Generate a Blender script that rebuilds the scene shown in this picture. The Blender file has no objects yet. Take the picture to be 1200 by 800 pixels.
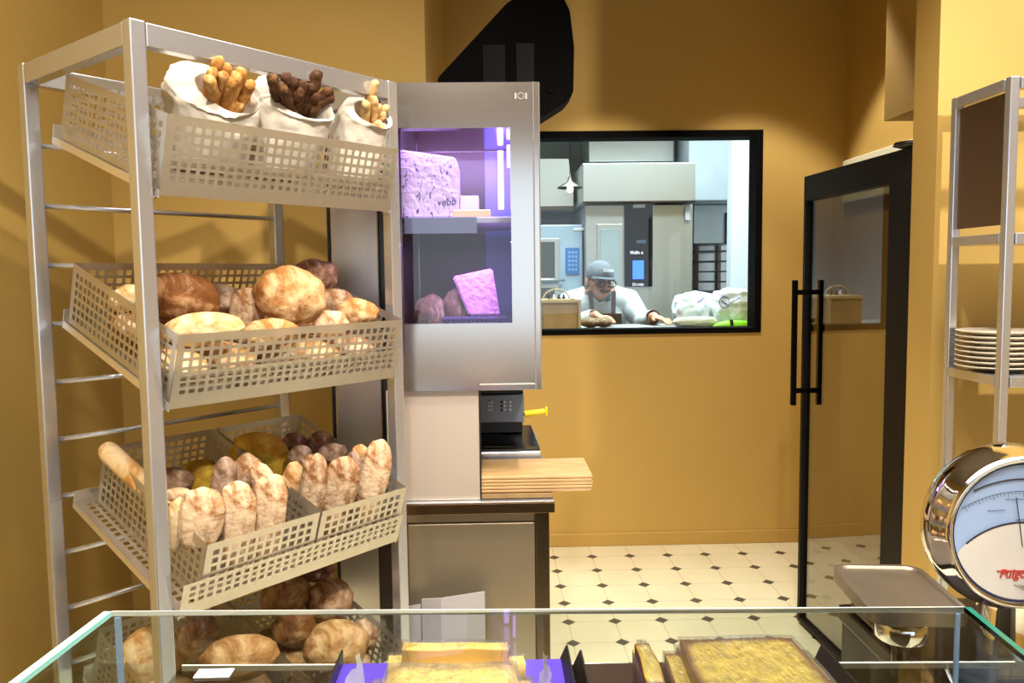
import bpy, bmesh, math, random
from mathutils import Vector as V, Matrix as M, Euler, noise
pi, sin, cos, R = math.pi, math.sin, math.cos, math.radians
sc = bpy.context.scene
COL = sc.collection
random.seed(7)

# ------------------------------------------------------------------ camera
H = 1.48
FPX, YAW, PITCH, ROLL = 948.57, R(1.3797), R(4.6409), R(0.6983)
_f = V((sin(YAW)*cos(PITCH), cos(YAW)*cos(PITCH), -sin(PITCH)))
_r = V((cos(YAW), -sin(YAW), 0)); _u = _r.cross(_f)
CR = _r*cos(ROLL) - _u*sin(ROLL); CU = _r*sin(ROLL) + _u*cos(ROLL); CF = _f
EYE = V((0, 0, H))
cam = bpy.data.cameras.new('camera'); camo = bpy.data.objects.new('camera', cam); COL.objects.link(camo)
cam.sensor_width = 36; cam.lens = FPX/1200*36; cam.clip_start = .02
m = M.Identity(4)
for i in range(3):
    m[i][0] = CR[i]; m[i][1] = CU[i]; m[i][2] = -CF[i]; m[i][3] = EYE[i]
camo.matrix_world = m
sc.camera = camo

def ray(px, py): return CR*((px-600)/FPX) - CU*((py-400)/FPX) + CF
def at(px, py, Y): d = ray(px, py); return EYE + d*(Y/d.y)
def atz(px, py, z): d = ray(px, py); return EYE + d*((z-H)/d.z)

# ------------------------------------------------------------------ helpers
def wm(o):
    mt = o.matrix_basis.copy(); p = o.parent
    while p: mt = p.matrix_basis @ mt; p = p.parent
    return mt
def tag(o, label=None, cat=None, group=None, kind=None):
    if label: o['label'] = label
    if cat: o['category'] = cat
    if group: o['group'] = group
    if kind: o['kind'] = kind
    return o
def thing(name, label, cat, loc=(0, 0, 0), rz=0, group=None):
    o = bpy.data.objects.new(name, None); COL.objects.link(o); o.empty_display_size = .05
    o.location = loc; o.rotation_euler = (0, 0, rz)
    return tag(o, label, cat, group)
def obj(name, bm, mat, parent=None, smooth=False, base=None):
    """bm is in world coordinates; linked as one mesh object."""
    me = bpy.data.meshes.new(name)
    if parent is not None: bm.transform(wm(parent).inverted())
    elif base is not None: bm.transform(M.Translation(-V(base)))
    else:
        xs = [v.co for v in bm.verts]
        base = V(((min(c.x for c in xs)+max(c.x for c in xs))/2, (min(c.y for c in xs)+max(c.y for c in xs))/2, min(c.z for c in xs)))
        bm.transform(M.Translation(-base))
    bmesh.ops.recalc_face_normals(bm, faces=bm.faces)
    for f in bm.faces: f.smooth = bool(smooth)
    bm.to_mesh(me); bm.free()
    if smooth == 'auto':
        me.set_sharp_from_angle(angle=R(35))
    if mat: me.materials.append(mat)
    o = bpy.data.objects.new(name, me); COL.objects.link(o)
    if parent is not None: o.parent = parent
    else: o.location = base
    return o
def struct(name, bm, mat, smooth=False): return tag(obj(name, bm, mat, None, smooth), kind='structure')
def new(): return bmesh.new()
def merge(bm, b2, mt=None):
    if mt is not None: b2.transform(mt)
    me = bpy.data.meshes.new('tmp'); b2.to_mesh(me); b2.free(); bm.from_mesh(me); bpy.data.meshes.remove(me)
def box(bm, a, b, bev=0, mt=None, seg=2):
    t = new(); bmesh.ops.create_cube(t, size=1)
    a = V(a); b = V(b); s = b-a
    t.transform(M.Translation((a+b)/2) @ M.Diagonal((abs(s.x), abs(s.y), abs(s.z), 1)))
    if bev: bmesh.ops.bevel(t, geom=list(t.edges), offset=bev, segments=seg, affect='EDGES', profile=.5)
    merge(bm, t, mt)
def tube(bm, p, q, r, r2=None, n=12, mt=None, cap=True):
    p = V(p); q = V(q); d = q-p; t = new()
    bmesh.ops.create_cone(t, cap_ends=cap, segments=n, radius1=r, radius2=r if r2 is None else r2, depth=d.length)
    t.transform(M.Translation((p+q)/2) @ d.to_track_quat('Z', 'Y').to_matrix().to_4x4())
    merge(bm, t, mt)
def poly_tube(bm, pts, r, n=10):
    for a, b in zip(pts, pts[1:]): tube(bm, a, b, r, n=n)
    for a in pts[1:-1]: ball(bm, a, (r, r, r), 1)
def ball(bm, c, s, sub=3, rot=None):
    t = new(); bmesh.ops.create_icosphere(t, subdivisions=sub, radius=1)
    t.transform(M.Translation(c) @ (rot.to_4x4() if rot else M.Identity(4)) @ M.Diagonal((*s, 1)))
    merge(bm, t)
def lathe(bm, prof, c=(0, 0, 0), axis=(0, 0, 1), n=48):
    """prof: list of (radius, height along axis)"""
    t = new(); rings = []
    for r, h in prof:
        if r < 1e-6: rings.append([t.verts.new((0, 0, h))])
        else: rings.append([t.verts.new((r*cos(2*pi*k/n), r*sin(2*pi*k/n), h)) for k in range(n)])
    for A, B in zip(rings, rings[1:]):
        for k in range(n):
            k2 = (k+1) % n
            if len(A) == 1 and len(B) > 1: t.faces.new((A[0], B[k2], B[k]))
            elif len(B) == 1 and len(A) > 1: t.faces.new((A[k], A[k2], B[0]))
            elif len(A) > 1: t.faces.new((A[k], A[k2], B[k2], B[k]))
    t.transform(M.Translation(c) @ V(axis).to_track_quat('Z', 'Y').to_matrix().to_4x4())
    merge(bm, t)
def prism(bm, pts, d):
    """polygon pts (world) extruded by vector d"""
    t = new(); d = V(d)
    a = [t.verts.new(V(p)) for p in pts]; b = [t.verts.new(V(p)+d) for p in pts]
    n = len(a); t.faces.new(a); t.faces.new(b[::-1])
    for k in range(n): t.faces.new((a[k], b[k], b[(k+1) % n], a[(k+1) % n]))
    bmesh.ops.recalc_face_normals(t, faces=t.faces); merge(bm, t)
def perf(bm, w, h, mt, pitch=.02, hole=.6, ml=.012, mr=.012, mb=.012, mtp=.012, th=.0016, rows=None):
    """perforated sheet 0..w x 0..h in local xy"""
    nx = max(1, round((w-ml-mr)/pitch)); ny = rows or max(1, round((h-mb-mtp)/pitch))
    px = (w-ml-mr)/nx; py = (h-mb-mtp)/ny; g = (1-hole)/2
    xs = [0]; ys = [0]
    for i in range(nx): xs += [ml+px*(i+g), ml+px*(i+1-g)]
    for j in range(ny): ys += [mb+py*(j+g), mb+py*(j+1-g)]
    xs.append(w); ys.append(h)
    t = new()
    vs = [[t.verts.new((x, y, 0)) for y in ys] for x in xs]
    for i in range(len(xs)-1):
        for j in range(len(ys)-1):
            if i % 2 and j % 2: continue
            t.faces.new((vs[i][j], vs[i+1][j], vs[i+1][j+1], vs[i][j+1]))
    bmesh.ops.solidify(t, geom=list(t.faces), thickness=th)
    merge(bm, t, mt)
def frame_mt(o, x, y):
    x = V(x).normalized(); y = V(y).normalized(); z = x.cross(y)
    r = M.Identity(4)
    for i in range(3): r[i][0] = x[i]; r[i][1] = y[i]; r[i][2] = z[i]; r[i][3] = V(o)[i]
    return r
def text_bm(s, size, mt, th=.0006, shear=0, bold=0):
    c = bpy.data.curves.new('txt', 'FONT'); c.body = s; c.size = size; c.extrude = th; c.shear = shear; c.offset = bold
    c.align_x = 'LEFT'; c.resolution_u = 3
    o = bpy.data.objects.new('txt', c); COL.objects.link(o)
    dg = bpy.context.evaluated_depsgraph_get()
    me = bpy.data.meshes.new_from_object(o.evaluated_get(dg))
    b = new(); b.from_mesh(me); b.transform(mt)
    bpy.data.objects.remove(o); bpy.data.curves.remove(c); bpy.data.meshes.remove(me)
    return b

# ------------------------------------------------------------------ materials
def lin(c):
    return tuple((x/12.92 if x <= .04045 else ((x+.055)/1.055)**2.4) for x in (k/255 for k in c)) + (1,)
MATS = {}
def base_mat(name):
    mt = bpy.data.materials.new(name); mt.use_nodes = True
    nt = mt.node_tree; b = nt.nodes['Principled BSDF']
    return mt, nt, b
def N(nt, typ, **kw):
    n = nt.nodes.new(typ)
    for k, v in kw.items():
        if k in n.inputs: n.inputs[k].default_value = v
        else: setattr(n, k, v)
    return n
def ramp(nt, stops):
    n = nt.nodes.new('ShaderNodeValToRGB'); e = n.color_ramp.elements
    while len(e) < len(stops): e.new(.5)
    for k, (p, c) in enumerate(stops): e[k].position = p; e[k].color = c
    return n
def P(name, rgb, rough=.5, metal=0, var=.06, scale=6, bump=0, bscale=40, emit=None, estr=0, spec=None, coat=0):
    mt, nt, b = base_mat(name); c = lin(rgb)
    tc = N(nt, 'ShaderNodeTexCoord'); nz = N(nt, 'ShaderNodeTexNoise', Scale=scale, Detail=4.0)
    nt.links.new(tc.outputs['Object'], nz.inputs['Vector'])
    rp = ramp(nt, [(.3, tuple(x*(1-var) for x in c[:3])+(1,)), (.7, tuple(min(1, x*(1+var)) for x in c[:3])+(1,))])
    nt.links.new(nz.outputs['Fac'], rp.inputs['Fac']); nt.links.new(rp.outputs['Color'], b.inputs['Base Color'])
    b.inputs['Roughness'].default_value = rough; b.inputs['Metallic'].default_value = metal
    if spec is not None: b.inputs['Specular IOR Level'].default_value = spec
    if coat: b.inputs['Coat Weight'].default_value = coat; b.inputs['Coat Roughness'].default_value = .05
    if bump:
        n2 = N(nt, 'ShaderNodeTexNoise', Scale=bscale, Detail=5.0); bp = N(nt, 'ShaderNodeBump', Strength=bump, Distance=.01)
        nt.links.new(tc.outputs['Object'], n2.inputs['Vector']); nt.links.new(n2.outputs['Fac'], bp.inputs['Height']); nt.links.new(bp.outputs['Normal'], b.inputs['Normal'])
    if emit: b.inputs['Emission Color'].default_value = lin(emit); b.inputs['Emission Strength'].default_value = estr
    return mt
def steel(name, rgb=(196, 192, 186), rough=.3, stretch=(3, 3, 160), var=.012):
    mt, nt, b = base_mat(name); c = lin(rgb)
    tc = N(nt, 'ShaderNodeTexCoord'); mp = N(nt, 'ShaderNodeMapping'); mp.inputs['Scale'].default_value = stretch
    nz = N(nt, 'ShaderNodeTexNoise', Scale=4.0, Detail=6.0)
    nt.links.new(tc.outputs['Object'], mp.inputs['Vector']); nt.links.new(mp.outputs['Vector'], nz.inputs['Vector'])
    r1 = ramp(nt, [(.3, (rough*.94,)*3+(1,)), (.7, (rough*1.06,)*3+(1,))])
    r2 = ramp(nt, [(.3, tuple(x*(1-var) for x in c[:3])+(1,)), (.7, tuple(x*(1+var) for x in c[:3])+(1,))])
    nt.links.new(nz.outputs['Fac'], r1.inputs['Fac']); nt.links.new(nz.outputs['Fac'], r2.inputs['Fac'])
    nt.links.new(r1.outputs['Color'], b.inputs['Roughness']); nt.links.new(r2.outputs['Color'], b.inputs['Base Color'])
    b.inputs['Metallic'].default_value = 1
    return mt
def glass(name, tint=(255, 255, 255), ior=1.5, rough=0.0, strength=1.0):
    mt = bpy.data.materials.new(name); mt.use_nodes = True; nt = mt.node_tree; nt.nodes.clear()
    out = N(nt, 'ShaderNodeOutputMaterial'); mx = N(nt, 'ShaderNodeMixShader'); tr = N(nt, 'ShaderNodeBsdfTransparent')
    gl = N(nt, 'ShaderNodeBsdfGlossy'); gl.inputs['Roughness'].default_value = rough; gl.inputs['Color'].default_value = (1, 1, 1, 1)
    tr.inputs['Color'].default_value = lin(tint); fr = N(nt, 'ShaderNodeFresnel', IOR=ior)
    mu = N(nt, 'ShaderNodeMath', operation='MULTIPLY')
    gm = N(nt, 'ShaderNodeNewGeometry'); iv = N(nt, 'ShaderNodeMath', operation='SUBTRACT'); iv.inputs[0].default_value = strength
    m3 = N(nt, 'ShaderNodeMath', operation='MULTIPLY'); m3.inputs[1].default_value = strength
    nt.links.new(gm.outputs['Backfacing'], m3.inputs[0]); nt.links.new(m3.outputs[0], iv.inputs[1]); nt.links.new(iv.outputs[0], mu.inputs[1])
    nt.links.new(fr.outputs[0], mu.inputs[0])
    nt.links.new(mu.outputs[0], mx.inputs[0]); nt.links.new(tr.outputs[0], mx.inputs[1]); nt.links.new(gl.outputs[0], mx.inputs[2]); nt.links.new(mx.outputs[0], out.inputs[0])
    return mt
def film(name, tint=(250, 250, 250), bs=70, strength=1.0, milk=.06):
    """crinkled cling film: transparent, glossy where creased"""
    mt = bpy.data.materials.new(name); mt.use_nodes = True; nt = mt.node_tree; nt.nodes.clear()
    out = N(nt, 'ShaderNodeOutputMaterial'); mx = N(nt, 'ShaderNodeMixShader'); tr = N(nt, 'ShaderNodeBsdfTransparent'); tr.inputs['Color'].default_value = lin(tint)
    gl = N(nt, 'ShaderNodeBsdfGlossy'); gl.inputs['Roughness'].default_value = .07
    df = N(nt, 'ShaderNodeBsdfDiffuse'); m2 = N(nt, 'ShaderNodeMixShader'); m2.inputs[0].default_value = milk
    tc = N(nt, 'ShaderNodeTexCoord'); mp = N(nt, 'ShaderNodeMapping'); mp.inputs['Scale'].default_value = (1, .35, .35)
    nz = N(nt, 'ShaderNodeTexNoise', Scale=bs, Detail=6.0, Distortion=1.2); bp = N(nt, 'ShaderNodeBump', Strength=1.0, Distance=.008)
    fr = N(nt, 'ShaderNodeFresnel', IOR=1.85)
    L = nt.links.new
    L(tc.outputs['Object'], mp.inputs['Vector']); L(mp.outputs['Vector'], nz.inputs['Vector']); L(nz.outputs['Fac'], bp.inputs['Height'])
    L(bp.outputs['Normal'], gl.inputs['Normal']); L(bp.outputs['Normal'], fr.inputs['Normal'])
    gm = N(nt, 'ShaderNodeNewGeometry'); iv = N(nt, 'ShaderNodeMath', operation='SUBTRACT'); iv.inputs[0].default_value = 1; mu = N(nt, 'ShaderNodeMath', operation='MULTIPLY')
    L(gm.outputs['Backfacing'], iv.inputs[1]); L(iv.outputs[0], mu.inputs[0]); L(fr.outputs[0], mu.inputs[1])
    L(mu.outputs[0], mx.inputs[0]); L(tr.outputs[0], m2.inputs[1]); L(df.outputs[0], m2.inputs[2]); L(m2.outputs[0], mx.inputs[1]); L(gl.outputs[0], mx.inputs[2]); L(mx.outputs[0], out.inputs[0])
    return mt
def bread_mat(name, dark, mid, flour, amount=.5, scale=9, bump=.5):
    mt, nt, b = base_mat(name); L = nt.links.new
    tc = N(nt, 'ShaderNodeTexCoord')
    n1 = N(nt, 'ShaderNodeTexNoise', Scale=scale*2.0, Detail=9.0, Roughness=.7, Distortion=.6)
    n2 = N(nt, 'ShaderNodeTexNoise', Scale=scale*1.5, Detail=10.0, Roughness=.68, Distortion=.9)
    for n in (n1, n2): L(tc.outputs['Object'], n.inputs['Vector'])
    r1 = ramp(nt, [(.32, lin(dark)), (.68, lin(mid))]); L(n1.outputs['Fac'], r1.inputs['Fac'])
    t = .70-.40*amount
    r2 = ramp(nt, [(max(0, t-.07), (0, 0, 0, 1)), (min(1, t+.09), (1, 1, 1, 1))]); L(n2.outputs['Fac'], r2.inputs['Fac'])
    mx = N(nt, 'ShaderNodeMix', data_type='RGBA')
    L(r2.outputs['Color'], mx.inputs[0]); L(r1.outputs['Color'], mx.inputs[6]); mx.inputs[7].default_value = lin(flour)
    L(mx.outputs[2], b.inputs['Base Color'])
    n3 = N(nt, 'ShaderNodeTexNoise', Scale=scale*7, Detail=6.0); L(tc.outputs['Object'], n3.inputs['Vector'])
    bp = N(nt, 'ShaderNodeBump', Strength=bump*.5, Distance=.008); L(n3.outputs['Fac'], bp.inputs['Height']); L(bp.outputs['Normal'], b.inputs['Normal'])
    b.inputs['Roughness'].default_value = .75; b.inputs['Specular IOR Level'].default_value = .25
    return mt

WALL = P('ochre paint', (190, 155, 80), .7, var=.025, scale=1.5, bump=.04, bscale=90)
WALLD = P('ochre paint of skirting', (186, 150, 76), .55, var=.02)
CEIL = P('ceiling paint', (150, 142, 128), .8)
ST = steel('brushed steel', (208, 211, 218), .25, (220, 220, 3))
ST.node_tree.nodes['Principled BSDF'].inputs['Metallic'].default_value = .82
STH = steel('horizontally brushed steel', (200, 197, 192), .17, (1, 1, 260), .004)
STV = steel('vertical grain steel', (190, 186, 180), .3, (160, 160, 2))
STB = steel('bright perforated steel', (236, 230, 218), .3, (8, 8, 8), .03)
STB.node_tree.nodes['Principled BSDF'].inputs['Metallic'].default_value = .82
STK = steel('matt kitchen steel', (205, 208, 206), .42, (30, 30, 1))
STD = steel('dark steel', (92, 86, 80), .3, (20, 20, 1))
CHROME = steel('polished chrome', (232, 230, 228), .05, (1, 1, 1), .02)
BLACK = P('black plastic', (16, 14, 14), .4)
BLACKM = P('black powder coated metal', (7, 6, 6), .75, spec=.06, var=.1)
GLASS = glass('clear glass', (250, 252, 250))
GLASSD = glass('smoked door glass', (184, 178, 158), 1.8, 0, 1.7)
GLASSC = glass('cabinet glass', (235, 232, 240), 1.6)
GLASST = glass('counter top glass', (238, 242, 240), 1.5, 0, .45)
DECK = glass('dark polished glass shelf', (212, 208, 198), 1.9)

# floor: octagon tiles with small dark diamonds
FLOOR, nt, b = base_mat('octagon floor tiles'); L = nt.links.new
geo = N(nt, 'ShaderNodeNewGeometry'); sep = N(nt, 'ShaderNodeSeparateXYZ'); L(geo.outputs['Position'], sep.inputs[0])
def cell(out, off):
    a = N(nt, 'ShaderNodeMath', operation='SUBTRACT'); L(out, a.inputs[0]); a.inputs[1].default_value = off-.1
    w = N(nt, 'ShaderNodeMath', operation='WRAP'); L(a.outputs[0], w.inputs[0]); w.inputs[1].default_value = .2; w.inputs[2].default_value = 0
    s = N(nt, 'ShaderNodeMath', operation='SUBTRACT'); L(w.outputs[0], s.inputs[0]); s.inputs[1].default_value = .1
    q = N(nt, 'ShaderNodeMath', operation='ABSOLUTE'); L(s.outputs[0], q.inputs[0]); return q.outputs[0]
ax = cell(sep.outputs[0], .508); ay = cell(sep.outputs[1], 4.150)
sm = N(nt, 'ShaderNodeMath', operation='ADD'); L(ax, sm.inputs[0]); L(ay, sm.inputs[1])
dm = N(nt, 'ShaderNodeMath', operation='LESS_THAN'); L(sm.outputs[0], dm.inputs[0]); dm.inputs[1].default_value = .031
mn = N(nt, 'ShaderNodeMath', operation='MINIMUM'); L(ax, mn.inputs[0]); L(ay, mn.inputs[1])
gr = N(nt, 'ShaderNodeMath', operation='LESS_THAN'); L(mn.outputs[0], gr.inputs[0]); gr.inputs[1].default_value = .0011
nz = N(nt, 'ShaderNodeTexNoise', Scale=3.0); L(geo.outputs['Position'], nz.inputs['Vector'])
rp = ramp(nt, [(.3, lin((210, 199, 162))), (.7, lin((219, 209, 175)))]); L(nz.outputs['Fac'], rp.inputs['Fac'])
m1 = N(nt, 'ShaderNodeMix', data_type='RGBA'); L(gr.outputs[0], m1.inputs[0]); L(rp.outputs['Color'], m1.inputs[6]); m1.inputs[7].default_value = lin((150, 140, 118))
m2 = N(nt, 'ShaderNodeMix', data_type='RGBA'); L(dm.outputs[0], m2.inputs[0]); L(m1.outputs[2], m2.inputs[6]); m2.inputs[7].default_value = lin((74, 68, 56))
L(m2.outputs[2], b.inputs['Base Color']); b.inputs['Roughness'].default_value = .45

# ------------------------------------------------------------------ setting
YB = 4.32
bm = new(); box(bm, (-1.6, -2.4, -.05), (3.4, YB, 0)); struct('floor', bm, FLOOR)
KFLOOR = P('grey kitchen floor', (150, 152, 150), .5)
bm = new(); box(bm, (-1.2, YB, -.05), (3.4, 7.6, 0)); struct('floor_kitchen', bm, KFLOOR)
bm = new(); box(bm, (-1.6, -2.4, 3.2), (3.4, YB+.15, 3.25)); struct('ceiling', bm, CEIL)
KW = P('white kitchen paint', (226, 236, 240), .6, var=.01)
bm = new(); box(bm, (-1.2, YB+.15, 3.0), (3.4, 7.6, 3.05)); struct('ceiling_kitchen', bm, KW)
# back wall with the window opening
WX0, WX1 = .21, at(893, 250, YB).x
WZ1, WZ0 = at(765, 153, YB).z, at(765, 391, YB).z
bm = new()
for a, b2 in (((-1.6, 0), (WX0, 3.2)), ((WX1, 0), (2.3, 3.2)), ((WX0, 0), (WX1, WZ0)), ((WX0, WZ1), (WX1, 3.2))):
    box(bm, (a[0], YB, a[1]), (b2[0], YB+.15, b2[1]))
bmesh.ops.remove_doubles(bm, verts=bm.verts, dist=1e-5)
struct('wall_back', bm, WALL)
bm = new(); box(bm, (-.18, YB-.012, 0), (1.9, YB, .072), .004); struct('baseboard_back', bm, WALLD)
XL = at(122, 50, 2.9).x; XB = at(498, 50, 2.9).x
bm = new(); box(bm, (XL-.15, -2.4, 0), (XL, 2.9, 3.2)); struct('wall_left', bm, WALL)
bm = new(); box(bm, (XL-.15, 2.9, 0), (XB, YB, 3.2)); struct('wall_left_back', bm, WALL)
XR = at(992, 100, YB).x
bm = new(); box(bm, (XR, 2.49, 0), (XR+.15, YB, 3.2)); struct('wall_right', bm, WALL)
sx = at(1097, 200, 2.34).x
bm = new(); box(bm, (sx, 2.34, 0), (3.3, 2.475, 3.2)); struct('wall_right_front', bm, WALL)
bm = new(); box(bm, (3.2, -2.4, 0), (3.3, 2.34, 3.2)); struct('wall_right_side', bm, WALL)
bm = new()
for a, b2 in (((-1.6, 0), (-.9, 3.2)), ((2.9, 0), (3.3, 3.2)), ((-.9, 0), (2.9, .95)), ((-.9, 2.45), (2.9, 3.2))): box(bm, (a[0], -2.5, a[1]), (b2[0], -2.4, b2[1]))  # wide opening added behind the camera for cool reflections on the steel
bmesh.ops.remove_doubles(bm, verts=bm.verts, dist=1e-5); struct('wall_front', bm, WALL)
a = at(1036, 142, 3.2)
bm = new(); box(bm, (a.x, 2.49, a.z), (XR, 3.2, 3.2)); struct('trim_1', bm, WALL)
# pale strip on the right wall, above the glass door
bm = new(); PALE = P('pale painted panel', (226, 226, 200), .5, var=.02)
p0 = at(998, 193, 4.27); box(bm, (XR-.03, 3.2, p0.z-.2), (XR-.004, 4.28, p0.z+.02), .004); struct('trim_2', bm, PALE)

# window
wn = thing('window_1', None, None, ((WX0+WX1)/2, YB, WZ0)); tag(wn, kind='structure')
FW = .035
bm = new()
for a, b2 in (((WX0, WZ0), (WX0+FW, WZ1)), ((WX1-FW, WZ0), (WX1, WZ1)), ((WX0+FW, WZ0), (WX1-FW, WZ0+FW*.8)), ((WX0+FW, WZ1-FW), (WX1-FW, WZ1))):
    box(bm, (a[0], YB-.006, a[1]), (b2[0], YB+.12, b2[1]))
obj('window_frame', bm, BLACKM, wn)
bm = new(); box(bm, (WX0+FW, YB+.05, WZ0+FW*.8), (WX1-FW, YB+.058, WZ1-FW)); obj('pane', bm, GLASS, wn)

# kitchen shell
bm = new(); box(bm, (-1.2, 7.4, 0), (3.4, 7.5, 3.0)); struct('wall_kitchen_back', bm, KW)
bm = new(); box(bm, (-1.2, YB+.15, 0), (-1.1, 7.4, 3.0)); struct('wall_kitchen_left', bm, KW)
kx = at(857, 250, 5.6).x
bm = new(); box(bm, (kx, 5.6, 0), (2.3, 5.7, 3.0)); box(bm, (3.2, 5.7, 0), (3.3, 7.4, 3.0)); struct('wall_kitchen_right', bm, KW)
bm = new(); box(bm, (2.3, YB+.15, 0), (2.4, 5.6, 3.0)); struct('wall_kitchen_side', bm, KW)

# ------------------------------------------------------------------ kitchen furniture
def pbox(bm, x0, y0, x1, y1, Y, d, bev=.004):
    """box whose front face spans the given picture rectangle at depth Y"""
    a = at(x0, y1, Y); c = at(x1, y0, Y); box(bm, (a.x, Y, a.z), (c.x, Y+d, c.z), bev)
t = thing('extractor_hood', 'big boxy steel extractor hood hanging over the tall oven', 'hood', at(749, 238, 5.9))
bm = new(); pbox(bm, 683, 190, 815, 237, 5.9, 1.2, .006); obj('hood_canopy', bm, STK, t)
bm = new(); pbox(bm, 683, 234.5, 815, 238, 5.885, .02, .001); obj('lip', bm, STD, t)
bm = new(); pbox(bm, 690, 120, 790, 189.6, 6.5, .5, .006); obj('hood_duct', bm, STK, t)
t = thing('extractor_hood', 'sloped steel extractor hood at the left edge of the kitchen window', 'hood', at(655, 243, 6.3))
bm = new()
q = [at(600, 246, 6.3), at(672, 246, 6.3), at(672, 226, 6.3)]; r_ = [at(666, 186, 6.3), at(600, 186, 6.3)]
prism(bm, q + r_ , (0, .9, 0)); obj('hood_canopy', bm, STK, t)
bm = new(); pbox(bm, 600, 241, 672, 246.5, 6.285, .02, .001); obj('lip', bm, STD, t)
bm = new(); pbox(bm, 655, 262, 665, 266, 6.0, .004, .0005); 
BLUE = P('blue display', (40, 90, 220), .3, emit=(60, 120, 255), estr=1.1)
BLUED = P('dim blue display', (40, 80, 130), .3, emit=(60, 120, 190), estr=.35)
WHITE = P('white print', (226, 228, 230), .5, var=.01)
bm.free()
# tall oven with the black control column
ov = thing('deck_oven', 'tall stainless oven with a black control column and blue screen', 'oven', (at(751, 300, 6).x, 6.3, 0))
a = at(686, 240, 6.0); c = at(812, 240, 6.0)
bm = new(); box(bm, (a.x, 6.0, 0), (c.x, 7.0, a.z-.005), .006); obj('oven_body', bm, STK, ov)
bm = new(); pbox(bm, 700, 262, 730, 345, 5.985, .014, .004); pn = obj('oven_door', bm, STK, ov)
bm = new(); pbox(bm, 704, 268, 726, 338, 5.981, .004, .002); obj('window', bm, P('pale oven glass', (150, 165, 165), .15), pn)
bm = new(); pbox(bm, 732, 238.5, 765, 336, 5.98, .02, .002); cp = obj('control_panel', bm, P('black control glass', (6, 10, 14), .3, spec=.2), ov)
bm = new(); pbox(bm, 741.5, 305, 754.5, 327, 5.975, .005, .0005); sc_ = obj('screen', bm, BLUE, cp)
bm = new(); pbox(bm, 746, 281, 757, 285, 5.976, .004, .0005); obj('badge', bm, P('dark teal print', (50, 80, 92), .4), cp)
bm = new(); pbox(bm, 742, 239.5, 756, 243.5, 5.976, .004, .0005); obj('sticker', bm, WHITE, cp)
p = at(738.5, 297.5, 5.974); bm = text_bm('Mulin e', .032, frame_mt(p, (1, 0, 0), (0, 0, 1)), bold=.0012); obj('lettering', bm, WHITE, cp)
p = at(741, 334.5, 5.974); bm = text_bm('Dr.ntty', .029, frame_mt(p, (1, 0, 0), (0, 0, 1)), bold=.0008); obj('lettering', bm, WHITE, cp)
bm = new(); pbox(bm, 803, 242, 809, 258, 5.97, .03, .003); obj('switch', bm, WHITE, ov)
# left oven
ov = thing('bakery_oven', 'pale steel oven with dark door window and small blue keypad', 'oven', (at(652, 300, 6.1).x, 6.4, 0))
a = at(590, 264, 6.1); c = at(684, 264, 6.1)
bm = new(); box(bm, (a.x, 6.1, 0), (c.x-.01, 7.1, a.z), .006); obj('oven_body', bm, P('pale blue enamel steel', (168, 190, 206), .35, .3), ov)
for y0, y1 in ((283, 326), (337, 372)):
    bm = new(); pbox(bm, 596, y0-4, 655, y1+4, 6.085, .014, .003); d = obj('oven_door', bm, STK, ov)
    bm = new(); pbox(bm, 600, y0, 650, y1, 6.08, .006, .002); obj('window', bm, P('dark oven glass', (62, 66, 66), .1), d)
    bm = new(); pp = at(600, y1+2, 6.06); qq = at(662, y1+2, 6.06); tube(bm, pp, qq, .012); obj('handle', bm, STK, d, True)
bm = new(); pbox(bm, 663, 290, 679, 321, 6.085, .014, .002); k = obj('keypad', bm, BLUED, ov)
bm = new()
for i in range(3):
    for j in range(5): pbox(bm, 666+i*4, 294+j*5, 668.5+i*4, 297+j*5, 6.081, .004, .0003)
obj('button', bm, P('pale blue keys', (120, 160, 200), .4), k)['kind'] = 'stuff'
bm = new(); pbox(bm, 672, 266.5, 684, 270, 6.094, .005, .0003); obj('sticker', bm, WHITE, ov)
# white duct box right
bm = new(); _a = at(807, 235, 6.2); box(bm, (_a.x, 6.2, _a.z), (_a.x+.5, 6.7, 2.99), .006); tag(obj('duct_box', bm, P('white enamel', (214, 226, 232), .4), None), 'white boxed duct against the kitchen wall right of the steel hood', 'duct')
# steel cupboard and trolley behind
a = at(813, 240, 6.55); c = at(857, 285, 6.55)
t = thing('proofing_cabinet', 'steel cabinet with a black control strip beside the white wall', 'cabinet', ((a.x+c.x)/2, 6.7, 0))
bm = new(); box(bm, (a.x, 6.55, c.z), (c.x+.1, 7.2, a.z), .005); obj('cabinet_body', bm, STK, t)
bm = new(); pbox(bm, 850, 249, 857.5, 286, 6.53, .018, .002); obj('control_strip', bm, BLACK, t)
bm = new()
for xx in (a.x+.02, c.x+.06):
    for yy in (6.58, 7.16): box(bm, (xx, yy, 0), (xx+.03, yy+.03, c.z))
obj('stand_frame', bm, STD, t)
for j, y in enumerate((293, 305, 317, 329, 341)):
    bm = new(); pbox(bm, 816, y, 855, y+2.2, 6.56, .55, .001); obj('rack_tray', bm, STD, t)
bm = new(); box(bm, (at(813, 300, 7.2).x, 7.2, 0), (at(857, 300, 7.2).x+.1, 7.25, 1.75), .003); obj('back_sheet', bm, STK, t)
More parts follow.
